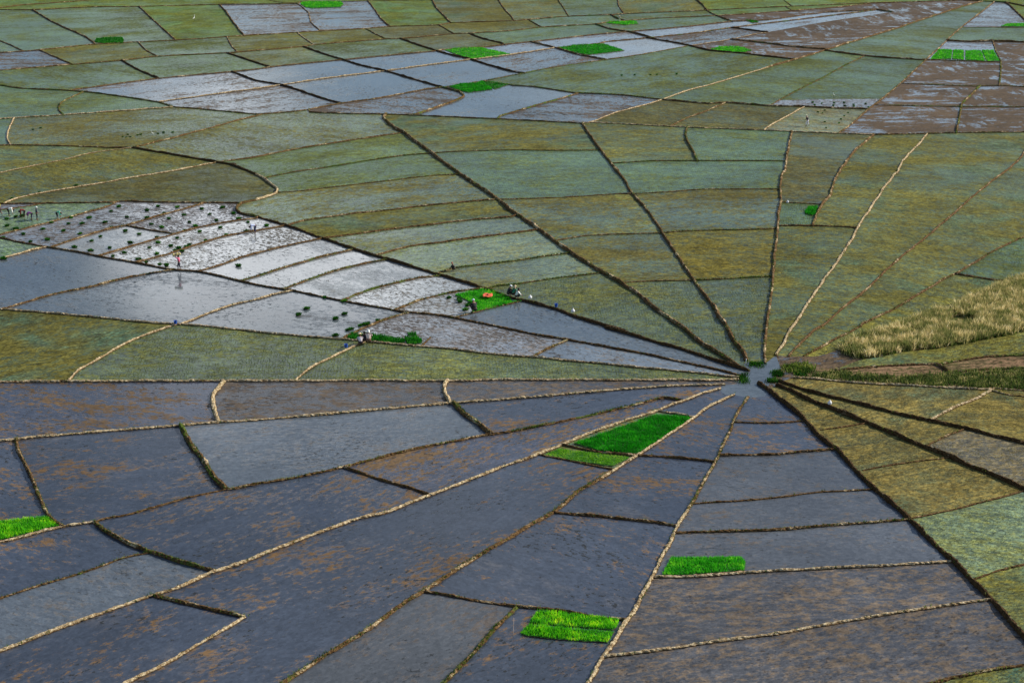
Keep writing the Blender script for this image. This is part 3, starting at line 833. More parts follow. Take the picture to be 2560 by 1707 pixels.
def resample(G, step_fn):
    o = [G[0]]; 
    for a, b in zip(G[:-1], G[1:]):
        L_ = (b - a).length
        n = max(1, int(math.ceil(L_ / step_fn(a))))
        for i in range(1, n + 1): o.append(a.lerp(b, i / n))
    return o
nb = 0
tot = 0
for bi, (st, P, S) in enumerate(lines):
    k = st[0]
    if k == 'n': continue
    tall, wide, small = 't' in st, 'w' in st, 's' in st
    w = .36 if wide else (.20 if small else .27)
    h = .30 if tall else (.13 if small else .20)
    if tall and wide: w, h = .38, .38
    if k == 'c' and tall: h = .30
    if k in 'bk' and tall and wide: w, h = .32, .38
    w *= .90; h *= .90
    G = resample([ground(*p) for p in S], lambda a: max(.24, a.y / 700))
    n = len(G)
    verts, fcs = [], []
    prof = [(-.62, -.34), (-.50, .02), (-.40, .58), (-.19, .98), (.17, 1.0), (.40, .60), (.50, .02), (.62, -.34)]
    tl = Blades()
    for i, p in enumerate(G):
        far = min(max((p.y - 130) / 200, 0), 1) * .12 + 1
        t = (G[min(i + 1, n - 1)] - G[max(i - 1, 0)]); t.z = 0
        if t.length < 1e-6: t = Vector((1, 0, 0))
        t.normalize(); s_ = Vector((t.y, -t.x, 0))
        q = Vector((p.x * .35, p.y * .35, bi * 3.1))
        wob = noise.noise(q) * .22 * w * 2
        wv = w * far * (1 + .35 * noise.noise(q * 2.3 + Vector((9, 0, 0))) + random.uniform(-.10, .10))
        hv = h * (.5 + .5 * far) * (1 + .45 * noise.noise(q * 1.7 + Vector((0, 7, 0))) + random.uniform(-.08, .08))
        e = min(i, n - 1 - i)
        if e == 0: hv *= .75
        for (a, b) in prof:
            jx = random.uniform(-.10, .10) * w; jz = random.uniform(-.16, .16) * min(h, .26) if b > .3 else 0
            c = p + s_ * (a * wv * (1.25 if tall else 1) + wob + jx)
            verts.append((c.x + random.uniform(-.04, .04), c.y + random.uniform(-.04, .04), b * hv + jz if b > 0 else b))
        if i:
            o_ = (i - 1) * 8
            for j in range(7): fcs.append((o_ + j, o_ + j + 1, o_ + 8 + j + 1, o_ + 8 + j))
        dens_ = {'g': 3.4, 'm': 1.2, 'c': .25, 'b': .25, 'k': .2}[k]
        if p.y < 330:
            gn = noise.noise(Vector((p.x * .25, p.y * .25, bi)))
            for _ in range(int(dens_ * (1 + gn * 1.6) * (2 if wide else 1) + random.random())):
                o2 = s_ * random.uniform(-.5, .5) * w + t * random.uniform(-.25, .25)
                for _b in range(3):
                    tl.blade((p.x + o2.x + random.uniform(-.05, .05), p.y + o2.y + random.uniform(-.05, .05), h * .55), random.uniform(.10, .24), .05, .10)
    fcs.append(tuple(range(8))); fcs.append(tuple(reversed(range((n - 1) * 8, n * 8))))
    o = new_obj('mud_path', verts, fcs, BM[k])
    tag(o, kind='structure')
    if tl.v:
        tuft = tl.build('grass', M_TUFT, o)
        tuft['kind'] = 'stuff'
    nb += 1; tot += n
print('banks', nb, 'rings', tot)

# ------------------------------------------------------------------ seedling beds
def poly_pts(P, dens_):
    xs = [p.x for p in P]; ys = [p.y for p in P]
    area = abs(sum(P[i].x * P[(i + 1) % len(P)].y - P[(i + 1) % len(P)].x * P[i].y for i in range(len(P)))) / 2
    n = int(area * dens_); o = []
    T = [(p.x, p.y) for p in P]
    box = (max(xs) - min(xs)) * (max(ys) - min(ys))
    for _ in range(int(n * box / max(area, .01)) + 1):
        q = (random.uniform(min(xs), max(xs)), random.uniform(min(ys), max(ys)))
        if inside(T, q): o.append(q)
    return o, area
BEDC = {'lime': [(70,170,24), (130,222,30), (224,252,50)], 'green': [(24,124,14), (36,158,20), (66,178,28)],
        'deep': [(16,96,12), (30,126,14), (64,150,24)], 'bright': [(44,156,22), (82,196,34), (140,222,52)], 'pale': [(84,150,24), (128,190,40), (166,196,76)]}
BEDM = {k: gm_blade(v, 'seedlings_' + k) for k, v in BEDC.items()}
M_BED = NT('bed_mud'); M_BED.b.inputs['Base Color'].default_value = lin((70,56,36)); M_BED.b.inputs['Roughness'].default_value = .9; M_BED = M_BED.m
M_BEDTOP = NT('bed_green_floor'); M_BEDTOP.b.inputs['Base Color'].default_value = lin((34,92,16)); M_BEDTOP.b.inputs['Roughness'].default_value = .9; M_BEDTOP = M_BEDTOP.m
def densify(P, step):
    o = []
    for i in range(len(P)):
        a, b = P[i], P[(i + 1) % len(P)]
        n = max(1, int((b - a).length / step))
        for j in range(n): o.append(a.lerp(b, j / n))
    return o
def bed(s, c, label, height_=.30, group='bright green rice nursery beds', gaps=None):
    height = height_ * .72
    P = [ground(*p) for p in pts(s)]
    cen = sum(P, Vector()) / len(P)
    root = bpy.data.objects.new('seedling_bed', None); col.objects.link(root); root.location = cen
    tag(root, label, 'seedling bed', group)
    dist = cen.y
    E = densify(P, .5)
    E = [p + Vector((random.uniform(-.10, .10), random.uniform(-.10, .10), 0)) - cen for p in E]
    n = len(E)
    v = [(p.x, p.y, -.2) for p in E] + [(p.x, p.y, .07) for p in E]
    f = [(i, (i + 1) % n, n + (i + 1) % n, n + i) for i in range(n)] + [tuple(range(n, 2 * n))]
    mbo = new_obj('mud_base', v, f, [M_BED, M_BEDTOP], root); mbo.data.polygons[len(f) - 1].material_index = 1
    # closed mat of leaves: fine grid of bumps plus loose blades
    ridges = {}
    dens_ = 230 if dist < 150 else (120 if dist < 220 else (50 if dist < 330 else 30))
    pp, area = poly_pts([p - cen for p in P], dens_)
    if len(pp) > 30000: pp = pp[:30000]
    wd = .06 if dist < 150 else (.075 if dist < 220 else .13)
    for x, y in pp:
        if gaps and any(abs((x + cen.x - g0[0]) * g0[2] + (y + cen.y - g0[1]) * g0[3]) < g0[4] for g0 in gaps): continue
        q = 1 + .5 * noise.noise(Vector(((x + cen.x) * .7, (y + cen.y) * .7, 0)))
        if noise.noise(Vector(((x + cen.x) * .9, (y + cen.y) * .9, 5))) < -.45 and random.random() < .3: continue
        key = 0
        if key not in ridges: ridges[key] = Blades()
        ridges[key].blade((x, y, .03), height * q * random.uniform(.75, 1.2), wd, .10)
    for b in ridges.values():
        if len(b.v) > 60: b.build('seedlings', BEDM[c], root)
    return root
def gap(s, w=.16):
    a, b = [ground(*p) for p in pts(s)]
    d = (b - a).normalized()
    return (a.x, a.y, -d.y, d.x, w)
bed('k 570,1130 1310,870 1600,890 1630,905 1400,1060 1150,1225 800,1195', 'green', 'large deep green nursery bed filling a narrow paddy below the hub, framed by pale banks', .34)
bed('k 290,1240 430,1180 800,1225 1080,1255 920,1335 600,1290', 'pale', 'narrow yellowish green nursery bed just below the large deep green bed', .22)
bed('o 160,1025 230,925 290,918 700,965 975,1000 960,1060 925,1085 500,1055', 'lime', 'upper of the twin lime green nursery beds near the bottom of the view', .38)
bed('o 75,1115 150,1046 480,1078 930,1106 880,1200 500,1180 120,1140', 'lime', 'lower of the twin lime green nursery beds near the bottom of the view', .38)
bed('o 1370,585 1450,430 1700,430 2085,420 2120,470 2115,545 1800,570 1500,590', 'bright', 'rectangular mid green nursery bed beside the long bank in the slate paddies', .34)
bed('x -40,1310 m 0,100 410,58 480,90 540,145 300,195 0,270 x -40,1358', 'lime', 'lime green nursery bed at the left edge of the view, cut by the frame', .38)
bed('f 1815,1235 2070,1180 2130,1190 2250,1225 g 0,1290 g 85,1292 f 2334,1310 2200,1345 1960,1400 2000,1350 1940,1290', 'bright', 'pointed green nursery bed with an orange sheet lying on it', .34)
bed('j 830,165 870,128 1030,135 1200,155 1350,180 1355,210 1280,215 1050,195 850,175', 'deep', 'long thin dark green nursery bed along the pale bank with workers', .42)
bed('j 1355,165 1470,158 1520,190 1510,215 1440,225 1380,218', 'deep', 'rounded dark clump of cut seedlings at the end of the long thin bed', .45)
bed('j 1385,122 1460,125 1465,148 1390,145', 'deep', 'small dark clump of seedlings just above the rounded one', .4)
bed('h 330,480 375,425 445,425 455,440 425,505 400,512 345,495', 'green', 'small green nursery patch in a corner beside a leaning bank', .4)
bed('a 860,385 880,355 1000,345 1115,345 1130,370 1120,398 950,402', 'deep', 'dark green nursery bed in a far teal paddy at the upper left', .4)
bed('b 405,40 420,22 560,20 780,22 795,45 770,70 500,78 450,68', 'bright', 'bright green nursery bed at the top edge next to two blue paddies', .4)
bed('b 1720,460 1860,440 2040,437 2334,500 c -30,500 b 2200,522 1960,540 1830,500', 'bright', 'ridged bright green nursery bed with five dark furrows', .35,
    gaps=[gap('b 1760,468 2230,515'), gap('b 1800,478 2140,525'), gap('b 1800,455 2290,505'), gap('b 1830,495 2050,530')])
bed('b 1765,797 1860,770 2010,765 2060,745 2160,820 1930,848 1880,835', 'green', 'green nursery bed tucked inside the crook of a curved grassy bank', .4)
bed('b 2060,748 2150,745 2300,775 2180,818', 'deep', 'darker green strip of seedlings behind the curved grassy bank', .25)
bed('c 430,440 560,415 830,402 900,425 1025,465 870,485 690,505 560,480', 'green', 'wide dark green nursery bed in front of a pale far paddy', .38)
bed('c 850,214 900,200 1130,197 1150,222 1040,232 940,222', 'bright', 'thin green nursery strip behind which a person stands in the far field', .4)
bed('c 1810,455 1900,428 2080,430 2185,465 2100,482 1990,478', 'bright', 'lime nursery bed shaped like a diamond in the far brown mud', .38)
bed('d 1480,545 1560,455 1680,460 1670,540', 'bright', 'leftmost of the four squares of the far nursery bed', .38, 'four squares of bright nursery bed in the far corner')
bed('d 1680,540 1690,460 1785,462 1785,550', 'bright', 'second square from the left of the far nursery bed', .38, 'four squares of bright nursery bed in the far corner')
bed('d 1800,550 1800,462 1940,465 1980,560', 'bright', 'third square from the left of the far nursery bed', .38, 'four squares of bright nursery bed in the far corner')
bed('d 1995,562 1950,465 2055,462 2110,560', 'bright', 'rightmost of the four squares of the far nursery bed', .38, 'four squares of bright nursery bed in the far corner')
bed('d 2120,245 2180,222 2334,218 x 2590,59 2590,68', 'bright', 'thin green nursery bed at the right edge far away', .35)
bed('c 2130,190 2160,185 2250,205 2200,212', 'deep', 'tiny dark green nursery patch among far brown strips', .4)

# ------------------------------------------------------------------ wild grass
def clumps(s, n, cols, name, hmin, hmax, wd, per=9, spread=.35, kind='stuff'):
    P = [ground(*p) for p in pts(s)]
    T = [(p.x, p.y) for p in P]
    xs = [p[0] for p in T]; ys = [p[1] for p in T]
    b = Blades(); k = 0; tries = 0
    while k < n and tries < n * 30:
        tries += 1
        q = (random.uniform(min(xs), max(xs)), random.uniform(min(ys), max(ys)))
        if not inside(T, q): continue
        if noise.noise(Vector((q[0] * .22, q[1] * .22, 4))) < -.38: continue
        k += 1
        hh = random.uniform(hmin, hmax)
        for _ in range(per):
            b.blade((q[0] + random.gauss(0, spread * .5), q[1] + random.gauss(0, spread * .5), -.02), hh * random.uniform(.55, 1.1), wd, hh * random.uniform(.15, .6))
    o = b.build(name, gm_blade(cols, name + '_leaf'))
    return tag(o, kind=kind)
WILD = 'h 2334,1075 2190,1110 1950,1220 1650,1340 1350,1450 1100,1550 l 850,150 700,230 640,265 700,310 800,345 950,342 1130,310 1250,280 1500,260 1700,230 2000,170 2334,100 x 2700,800 2700,640'
o = clumps(WILD, 9000, [(116,124,66), (214,196,134), (252,236,188)], 'reeds', .35, 1.15, .085, 9, .26)
tag(o, 'tall straw coloured reeds and rough grass right of the hub', 'reeds')
o = clumps(WILD, 1700, [(60,84,32), (96,116,48), (150,152,84)], 'undergrowth', .3, .95, .10, 8, .35)
tag(o, 'low green undergrowth between the straw coloured reeds', 'undergrowth')
o = clumps('l 380,500 620,470 800,490 1200,520 1640,490 2000,470 2334,455 x 2640,930 2640,985 l 2334,630 2050,620 1700,610 1300,590 900,560 500,530', 1500, [(62,84,36), (106,116,56), (180,170,112)], 'weeds', .15, .5, .11, 6, .6)
tag(o, 'dark green weeds on the rough strip above the pale bank', 'weeds')
o = clumps('l 120,430 240,400 330,395 440,440 330,490 180,480', 160, [(50,78,22), (110,130,50), (160,160,84)], 'grass', .15, .5, .10, 7, .5)
tag(o, 'yellow green grass on the mud right beside the hub pond', 'grass')
for s_, lab in (('k 2150,400 2200,385 2290,392 2320,405 2260,430 2180,425', 'green weeds on the upper rim of the hub pond'),
                ('k 2070,560 2080,510 2120,490 2150,520 2140,570 2100,580', 'green weeds where the pale banks meet left of the hub'),
                ('l 35,490 60,465 110,460 150,490 110,515 50,510', 'green weeds on the right shore of the hub pond'),
                ('l 235,500 270,470 330,475 355,505 290,515', 'green weeds a few steps right of the hub pond'),
                ('l 0,560 30,535 70,540 80,565 30,575', 'dark green weeds at the tip of the lower right banks')):
    o = clumps(s_, 36, [(20,58,10), (36,92,14), (80,120,30)], 'weeds', .2, .42, .09, 7, .4)
    tag(o, lab, 'weeds')

# ------------------------------------------------------------------ seedling bundles lying on the mud
BUND = []
M_BUND = gm_blade([(22,76,12), (42,112,20), (84,150,36)], 'bundle_leaves')
M_TIE = NT('bundle_tie'); M_TIE.b.inputs['Base Color'].default_value = lin((120,104,60)); M_TIE = M_TIE.m
def bundle_mesh(i):
    random.seed(40 + i)
    b = Blades()
    for _ in range(150):
        a = random.uniform(0, 2 * math.pi); r_ = random.random() ** .6 * .30
        x, y = math.cos(a) * r_ * 1.25, math.sin(a) * r_ * .8
        hz = (.34 - r_ * .5) * random.uniform(.7, 1.1)
        az = random.uniform(0, math.pi)
        k = len(b.v)
        b.blade((x * .7, y * .7, 0), max(.08, hz * .8 + .05), .085, .12, az)
        for q in range(k, k + 5):
            v = b.v[q]; f_ = 1 + v[2] * 1.5
            b.v[q] = (v[0] * f_, v[1] * f_, v[2])
    o = b.build('leaves', M_BUND)
    me = o.data
    bpy.data.objects.remove(o)
    # the muddy root ball under the leaves
    v, f = [], []
    for j in range(4):
        z = (-.05, .06, .12, .15)[j]; rr = (.24, .26, .18, .05)[j]
        for k in range(10):
            a = 2 * math.pi * k / 10
            v.append((math.cos(a) * rr * random.uniform(.85, 1.15), math.sin(a) * rr * .8 * random.uniform(.85, 1.15), z))
        if j:
            for k in range(10): f.append(((j - 1) * 10 + k, (j - 1) * 10 + (k + 1) % 10, j * 10 + (k + 1) % 10, j * 10 + k))
    f.append(tuple(range(30, 40)))
    rb = new_obj('root_ball', v, f, M_BED)
    m2 = rb.data
    bpy.data.objects.remove(rb)
    return me, m2
BMESH = [bundle_mesh(i) for i in range(6)]
random.seed(99)
def bundles(s, label, group, sc=1.0, z=0.0):
    for p in pts(s):
        me, m2 = random.choice(BMESH)
        g_ = ground(*p)
        o = bpy.data.objects.new('seedling_bundle', None); col.objects.link(o)
        o.location = (g_.x, g_.y, z)
        o.rotation_euler = (0, 0, random.uniform(0, 6.28))
        k = sc * random.uniform(.85, 1.2)
        o.scale = (k, k, k)
        tag(o, label, 'seedling bundle', group)
        for nm_, d_ in (('leaves', me), ('root_ball', m2)):
            c = bpy.data.objects.new(nm_, d_); col.objects.link(c); c.parent = o
bundles('e 60,542 65,605 145,522 145,632 200,515', 'green seedling bundle on the wet mud at the feet of the bending workers', 'bundles near the bending workers')
bundles('e 1085,430 1440,428 1618,435 1340,465 1012,472 1500,490 1157,525 1340,530 813,533 958,575 750,585 625,585 470,575 580,650 392,635 730,678 212,680 432,730 278,750 652,530 1020,618',
        'green seedling bundle in the long grey paddy directly below the workers', 'bundles in the long grey paddy below the workers')
bundles('e 1840,450 2030,440 1910,500 1677,505 1540,538 2130,492 1728,570 1380,590 1973,555 1472,618 1782,608 2178,540 1683,648',
        'green seedling bundle in the grey paddy that ends at the curved bank', 'bundles in the grey paddy by the curved bank')
bundles('e 1143,652 1268,680 915,703 835,743 1188,760 678,800 828,832 1000,807 1432,710',
        'green seedling bundle on the diamond shaped white paddy', 'bundles on the diamond shaped white paddy')
bundles('e 2262,572 2008,622 1820,657 1615,715 2063,690 1443,757 1875,740 1558,790 1362,805 1725,775 1630,808 1703,797 1598,832 1132,850 1430,860 1028,882 1262,908 2248,655 f 97,603',
        'green seedling bundle on the bright paddy where the pale blue shirted worker bends', 'bundles on the bright paddy of the blue shirted worker')
bundles('e 1660,845 1335,945 1455,965 1518,972', 'green seedling bundle on or under the bank behind the pink shirted worker', 'bundles by the pink shirted worker', 1.0, .12)
bundles('e 2175,970', 'single green seedling bundle alone on a pale paddy right of the pink shirted worker', None, 1.15)
bundles('e 32,905', 'dark green bundle at the left edge on the pale bank', None, 1.1)
bundles('e 32,712', 'dark green bundle at the left end of the long grey paddy', None, 1.0)
bundles('f 460,1360 388,1415 805,1408 725,1452', 'green seedling bundle on the steel grey paddy above the long thin bed', 'four bundles on the steel grey paddy')
bundles('f 627,1258 808,1292', 'green seedling bundle resting on the dark bank below the mirror paddies', 'two bundles on the dark bank')
bundles('j 1112,12 950,55 985,45 1015,40 840,95 870,85 725,145', 'green seedling bundle laid along the pale slanting bank', 'bundles along the slanting bank', 1.0)
bundles('f 1850,1270 1860,1295 1955,1310 1930,1330 1910,1370 1760,1260', 'loose green seedling bundle in the shadowed corner of the pointed bed', 'bundles at the corner of the pointed bed', 1.1)
bundles('e 695,235 360,298 110,355', 'small dark tuft of seedlings beside the slanting bank at the left', 'tufts along the slanting bank at the left', .8)
bundles('d 408,938 425,960 490,945 603,940 595,965 693,940 700,968 780,955 782,970 890,950 915,980', 'small dark seedling bundle in the muddy strip above the person in white trousers', 'bundles in the far muddy strip', .75)
bundles('d 455,1025 520,1010 495,1035 695,1060 665,1090 648,1125 518,1115 530,1168 730,1030', 'small dark seedling tuft in the paddy of the person in white trousers', 'tufts around the person in white trousers', .6)
bundles('a 1165,1230 1190,1250 1150,1255 1120,1250 1255,1235 1285,1230 1440,1222 1490,1212 1575,1210 300,1185 370,1170', 'tiny green tuft in the far olive paddy', 'tiny tufts in the far olive paddy', .7)
bundles('c 1000,690 1118,685 1262,685 1322,683 1500,678', 'tiny dark tuft in the widest far teal paddy', 'tiny tufts in the widest far teal paddy', .8)

# ------------------------------------------------------------------ people
def plain(name, c, rough=.8):
    m = NT(name)
    g = m.n('ShaderNodeTexCoord').outputs['Object']
    n = m.noise(g, 9, 4)
    m.l(m.mix(m.math('MULTIPLY', n, .35), lin(c), lin(tuple(v * .7 for v in c))), m.b.inputs['Base Color'])
    m.b.inputs['Roughness'].default_value = rough
    return m.m
_mats = {}
def cm(c):
    c = tuple(c)
    if c not in _mats: _mats[c] = plain('cloth_%d_%d_%d' % c, c)
    return _mats[c]
SKIN = plain('skin', (126, 84, 58), .6)
HAIR = plain('black_hair', (22, 18, 16), .5)
def skin_mesh(name, chains, mat, parent, sub=1):
    """chains: lists of (position, radius); the first chain's first point is the root, equal points are shared"""
    me = bpy.data.meshes.new(name)
    V, E, Rd, roots, idx = [], [], [], [], {}
    for ch in chains:
        prev = None
        for p, r_ in ch:
            k = (round(p[0], 4), round(p[1], 4), round(p[2], 4))
            if k not in idx:
                idx[k] = len(V); V.append(p); Rd.append(r_)
                if prev is None: roots.append(idx[k])
            i = idx[k]
            if prev is not None and prev != i: E.append((prev, i))
            prev = i
    me.from_pydata(V, E, [])
    o = bpy.data.objects.new(name, me); col.objects.link(o)
    sk = o.modifiers.new('skin', 'SKIN')
    sk.use_smooth_shade = True
    if not me.skin_vertices: me.skin_vertices.new(name='')
    for i, sv in enumerate(me.skin_vertices[0].data):
        rr = Rd[i]
        sv.radius = rr if isinstance(rr, tuple) else (rr, rr)
        sv.use_root = i in roots
    ss = o.modifiers.new('sub', 'SUBSURF'); ss.levels = sub; ss.render_levels = sub
    me.materials.append(mat)
    if parent is not None: o.parent = parent
    return o
def V3(*a): return Vector(a)
def person(px, py, facing, pose, shirt, trousers, hat, label, h=1.0, z=0.0, carry=None):
    """facing: degrees, 0 looks to the right of the photo (+X), 90 away from the camera, -90 towards it"""
    g_ = ground(px, py, z)
    root = bpy.data.objects.new('person', None); col.objects.link(root)
    root.location = g_; root.rotation_euler = (0, 0, R(facing)); root.scale = (h,) * 3
    tag(root, label, 'person')
    root.scale = (h * 1.12, h * 1.22, h * 1.12)
    # joints, local: x forward, y left
    if pose == 'stand':
        hip = V3(0, 0, .84); chest = V3(.03, 0, 1.22); neck = V3(.02, 0, 1.38); head = V3(.05, 0, 1.52)
        kn = [V3(.04, s * .10, .44) for s in (1, -1)]; an = [V3(-.02 + .06 * s, s * .11, .03) for s in (1, -1)]
        el = [V3(.04, s * .27, 1.06) for s in (1, -1)]; ha = [V3(.20, s * .20, .88) for s in (1, -1)]
    elif pose == 'walk':
        hip = V3(0, 0, .80); chest = V3(.14, 0, 1.14); neck = V3(.20, 0, 1.30); head = V3(.27, 0, 1.42)
        kn = [V3(.20, .10, .44), V3(.02, -.10, .42)]; an = [V3(.16, .11, .03), V3(-.22, -.10, .06)]
        el = [V3(.16, .27, .98), V3(.10, -.27, .98)]; ha = [V3(.34, .22, .84), V3(.22, -.24, .78)]
    elif pose == 'carry':
        hip = V3(0, 0, .82); chest = V3(.02, 0, 1.20); neck = V3(0, 0, 1.36); head = V3(.03, 0, 1.49)
        kn = [V3(.10, .10, .44), V3(.0, -.10, .42)]; an = [V3(.08, .11, .03), V3(-.10, -.10, .03)]
        el = [V3(.20, .24, 1.34), V3(.20, -.24, 1.34)]; ha = [V3(.22, .18, 1.62), V3(.22, -.18, 1.62)]
    elif pose == 'bend':
        hip = V3(-.10, 0, .84); chest = V3(.26, 0, .93); neck = V3(.42, 0, .86); head = V3(.53, 0, .76)
        kn = [V3(-.02, .12, .44), V3(.02, -.12, .44)]; an = [V3(-.08, .13, .03), V3(-.02, -.13, .03)]
        el = [V3(.36, .22, .58), V3(.38, -.22, .60)]; ha = [V3(.42, .12, .28), V3(.46, -.10, .30)]
    else:   # crouch / sit on the heels
        hip = V3(-.16, 0, .26); chest = V3(.0, 0, .62); neck = V3(.08, 0, .78); head = V3(.14, 0, .91)
        kn = [V3(.20, .15, .46), V3(.22, -.15, .46)]; an = [V3(-.02, .14, .04), V3(.0, -.14, .04)]
        el = [V3(.20, .25, .50), V3(.22, -.25, .50)]; ha = [V3(.38, .12, .34), V3(.40, -.10, .34)]
    up = (head - neck).normalized()
    fwd = V3(1, 0, 0) - up * up.x
    fwd = fwd.normalized() if fwd.length > .2 else V3(0, 0, -1)
    ax = (chest - hip).normalized()
    sh = [chest + ax * .10 + V3(0, s * .165, 0) for s in (1, -1)]
    hj = [hip + V3(0, s * .09, -.02) for s in (1, -1)]
    top = head + up * .07; chin = head - up * .05 + fwd * .045
    body = [[(hip, (.14, .11)), (hip.lerp(chest, .45), (.125, .10)), (chest, (.155, .11)), (neck, .058), (head, (.082, .095)), (top, (.07, .08))],
            [(head, (.082, .095)), (head - up * .02 + fwd * .098, .016)]]
    for i in (0, 1):
        wr = ha[i]; d = (wr - el[i]).normalized()
        palm = wr + d * .06
        body.append([(chest, (.155, .11)), (sh[i], .062), (el[i], .044), (wr, .026), (palm, (.036, .018))])
        body.append([(hip, (.14, .11)), (hj[i], .092), (kn[i], .058), (an[i] + V3(0, 0, .06), .038), (an[i] + V3(.06, 0, .0), .034), (an[i] + V3(.16, 0, -.005), .026)])
        sd_ = d.cross(fwd)
        sd_ = sd_.normalized() if sd_.length > .1 else V3(0, 1, 0)
        dn = sd_.cross(d).normalized()
        for q, (o_, ln) in enumerate(((-.028, .060), (-.010, .072), (.009, .068), (.027, .052))):
            b0 = palm + sd_ * o_ + d * .012
            body.append([(b0, .009), (b0 + d * ln * .55 + dn * .008, .008), (b0 + d * ln + dn * .028, .007)])
        tb = wr + d * .02 + sd_ * -.030
        body.append([(tb, .010), (tb - sd_ * .022 + d * .028, .009), (tb - sd_ * .030 + d * .052 + dn * .012, .008)])
        for e_ in ():
            pass
    skin_mesh('body', body, SKIN, root)
    k = 1.13
    tor = [[(hip + ax * .02, (.165, .135)), (hip.lerp(chest, .45), (.15, .125)), (chest, (.18, .135)), (chest.lerp(neck, .65), .085)]]
    for i in (0, 1):
        tor.append([(chest, (.18, .135)), (sh[i], .078), (el[i], .060), (el[i].lerp(ha[i], .55), .048)])
    skin_mesh('shirt', tor, cm(shirt), root)
    leg = [[(hip, (.165, .135)), (hip + ax * .10, (.15, .125))]]
    for i in (0, 1):
        leg.append([(hip, (.165, .135)), (hj[i], .108), (kn[i], .076), (kn[i].lerp(an[i], .62), .062)])
    skin_mesh('trousers', leg, cm(trousers), root)
    # head cover
    kind_, hc = hat
    v, f = [], []
    if kind_ == 'straw': rings = [(.245, .045), (.20, .065), (.12, .10), (.085, .165), (.03, .19)]
    elif kind_ == 'cap': rings = [(.112, .00), (.112, .05), (.095, .10), (.05, .125), (.01, .13)]
    elif kind_ == 'scarf': rings = [(.125, -.13), (.122, -.05), (.118, .03), (.10, .09), (.05, .125), (.01, .13)]
    else: rings = [(.104, -.05), (.108, .0), (.106, .05), (.088, .10), (.045, .122), (.01, .128)]
    side = up.cross(fwd).normalized()
    for j, (rr, hh) in enumerate(rings):
        for q in range(14):
            a = 2 * math.pi * q / 14
            back = .02 if kind_ in ('hair', 'scarf') else 0
            p = head + up * (hh + .0) - fwd * back + fwd * math.cos(a) * rr * 1.08 + side * math.sin(a) * rr * .95
            if kind_ in ('hair', 'scarf') and math.cos(a) > .3 and hh < .04: p -= fwd * .07
            v.append(p)
        if j:
            for q in range(14): f.append(((j - 1) * 14 + q, (j - 1) * 14 + (q + 1) % 14, j * 14 + (q + 1) % 14, j * 14 + q))
    f.append(tuple(range((len(rings) - 1) * 14, len(rings) * 14)))
    new_obj({'straw': 'straw_hat', 'cap': 'cap', 'scarf': 'head_scarf', 'hair': 'hair'}[kind_], v, f, HAIR if kind_ == 'hair' else cm(hc), root, True)
    # eyes
    for s in (1, -1):
        c = head + fwd * .083 + side * s * .033 + up * .012
        v = [c + V3(*d) * .011 for d in ((1, 0, 0), (-1, 0, 0), (0, 1, 0), (0, -1, 0), (0, 0, 1), (0, 0, -1))]
        new_obj('eye', v, [(0, 2, 4), (2, 1, 4), (1, 3, 4), (3, 0, 4), (2, 0, 5), (1, 2, 5), (3, 1, 5), (0, 3, 5)], HAIR, root)
    return root
DK = (24, 24, 30)
def E_(s): return pts('e ' + s)[0]
person(*E_('0,500'), 160, 'walk', (226, 214, 60), (60, 26, 30), ('scarf', (238, 236, 240)), 'person in yellow and a white head cover, cut by the left edge of the view', 1.12)
person(*E_('85,512'), 10, 'bend', (236, 236, 228), (22, 22, 30), ('cap', (30, 30, 40)), 'bent person in a white shirt and dark trousers planting, second worker from the left edge')
person(*E_('222,522'), 200, 'bend', (120, 28, 20), (26, 10, 12), ('hair', DK), 'bent person in dark red and black clothes planting left of the purple shirt')
person(*E_('288,545'), 185, 'bend', (96, 34, 120), (40, 26, 78), ('scarf', (226, 130, 150)), 'bent person in a purple shirt and pink head cover planting in the mud', .94)
person(*E_('338,548'), 20, 'stand', (34, 44, 70), (16, 20, 36), ('cap', (228, 236, 232)), 'upright person in navy clothes and a white cap next to the purple shirt')
person(*E_('525,535'), 0, 'bend', (70, 170, 140), (14, 18, 18), ('hair', DK), 'bent person in dark clothes with a mint green sleeve alone by the bank', .9)
person(*E_('1636,1000'), 170, 'carry', (196, 84, 118), (34, 34, 60), ('hair', DK), 'person in a pink shirt on the bank holding a straw bale overhead', 1.0, .2)
person(*pts('f -10,668')[0], 195, 'bend', (190, 200, 232), (34, 44, 82), ('cap', (44, 52, 60)), 'bent person in a pale blue shirt at the upper end of the bright paddy', 1.05)
person(*pts('f 1990,1385')[0], 120, 'crouch', (20, 20, 26), (18, 18, 24), ('cap', (210, 216, 226)), 'crouching person in black clothes at the near corner of the pointed bed', 1.25, .1)
person(*pts('f 2310,1238')[0], 20, 'crouch', (18, 24, 40), (14, 14, 24), ('cap', (236, 238, 244)), 'person in dark clothes and white cap crouching at the right tip of the pointed bed', 1.1, .1)
person(*pts('g 18,1242')[0], 30, 'crouch', (28, 130, 96), (20, 20, 26), ('scarf', (226, 200, 160)), 'person in a green shirt crouching beside the worker with the white cap', 1.1, .1)
person(*pts('g 50,1262')[0], 10, 'crouch', (238, 240, 236), (20, 40, 40), ('hair', DK), 'person in a white shirt sitting just right of the green shirt', 1.05, .1)
person(*pts('j 952,222')[0], 100, 'crouch', (224, 214, 220), (40, 34, 52), ('straw', (226, 206, 160)), 'person in a pink and white shirt and straw hat crouching on the bank', 1.0, .1)
person(*pts('j 992,203')[0], 100, 'crouch', (22, 24, 40), (18, 18, 30), ('hair', DK), 'person in dark clothes crouching between two pale shirted workers on the bank', 1.0, .15)
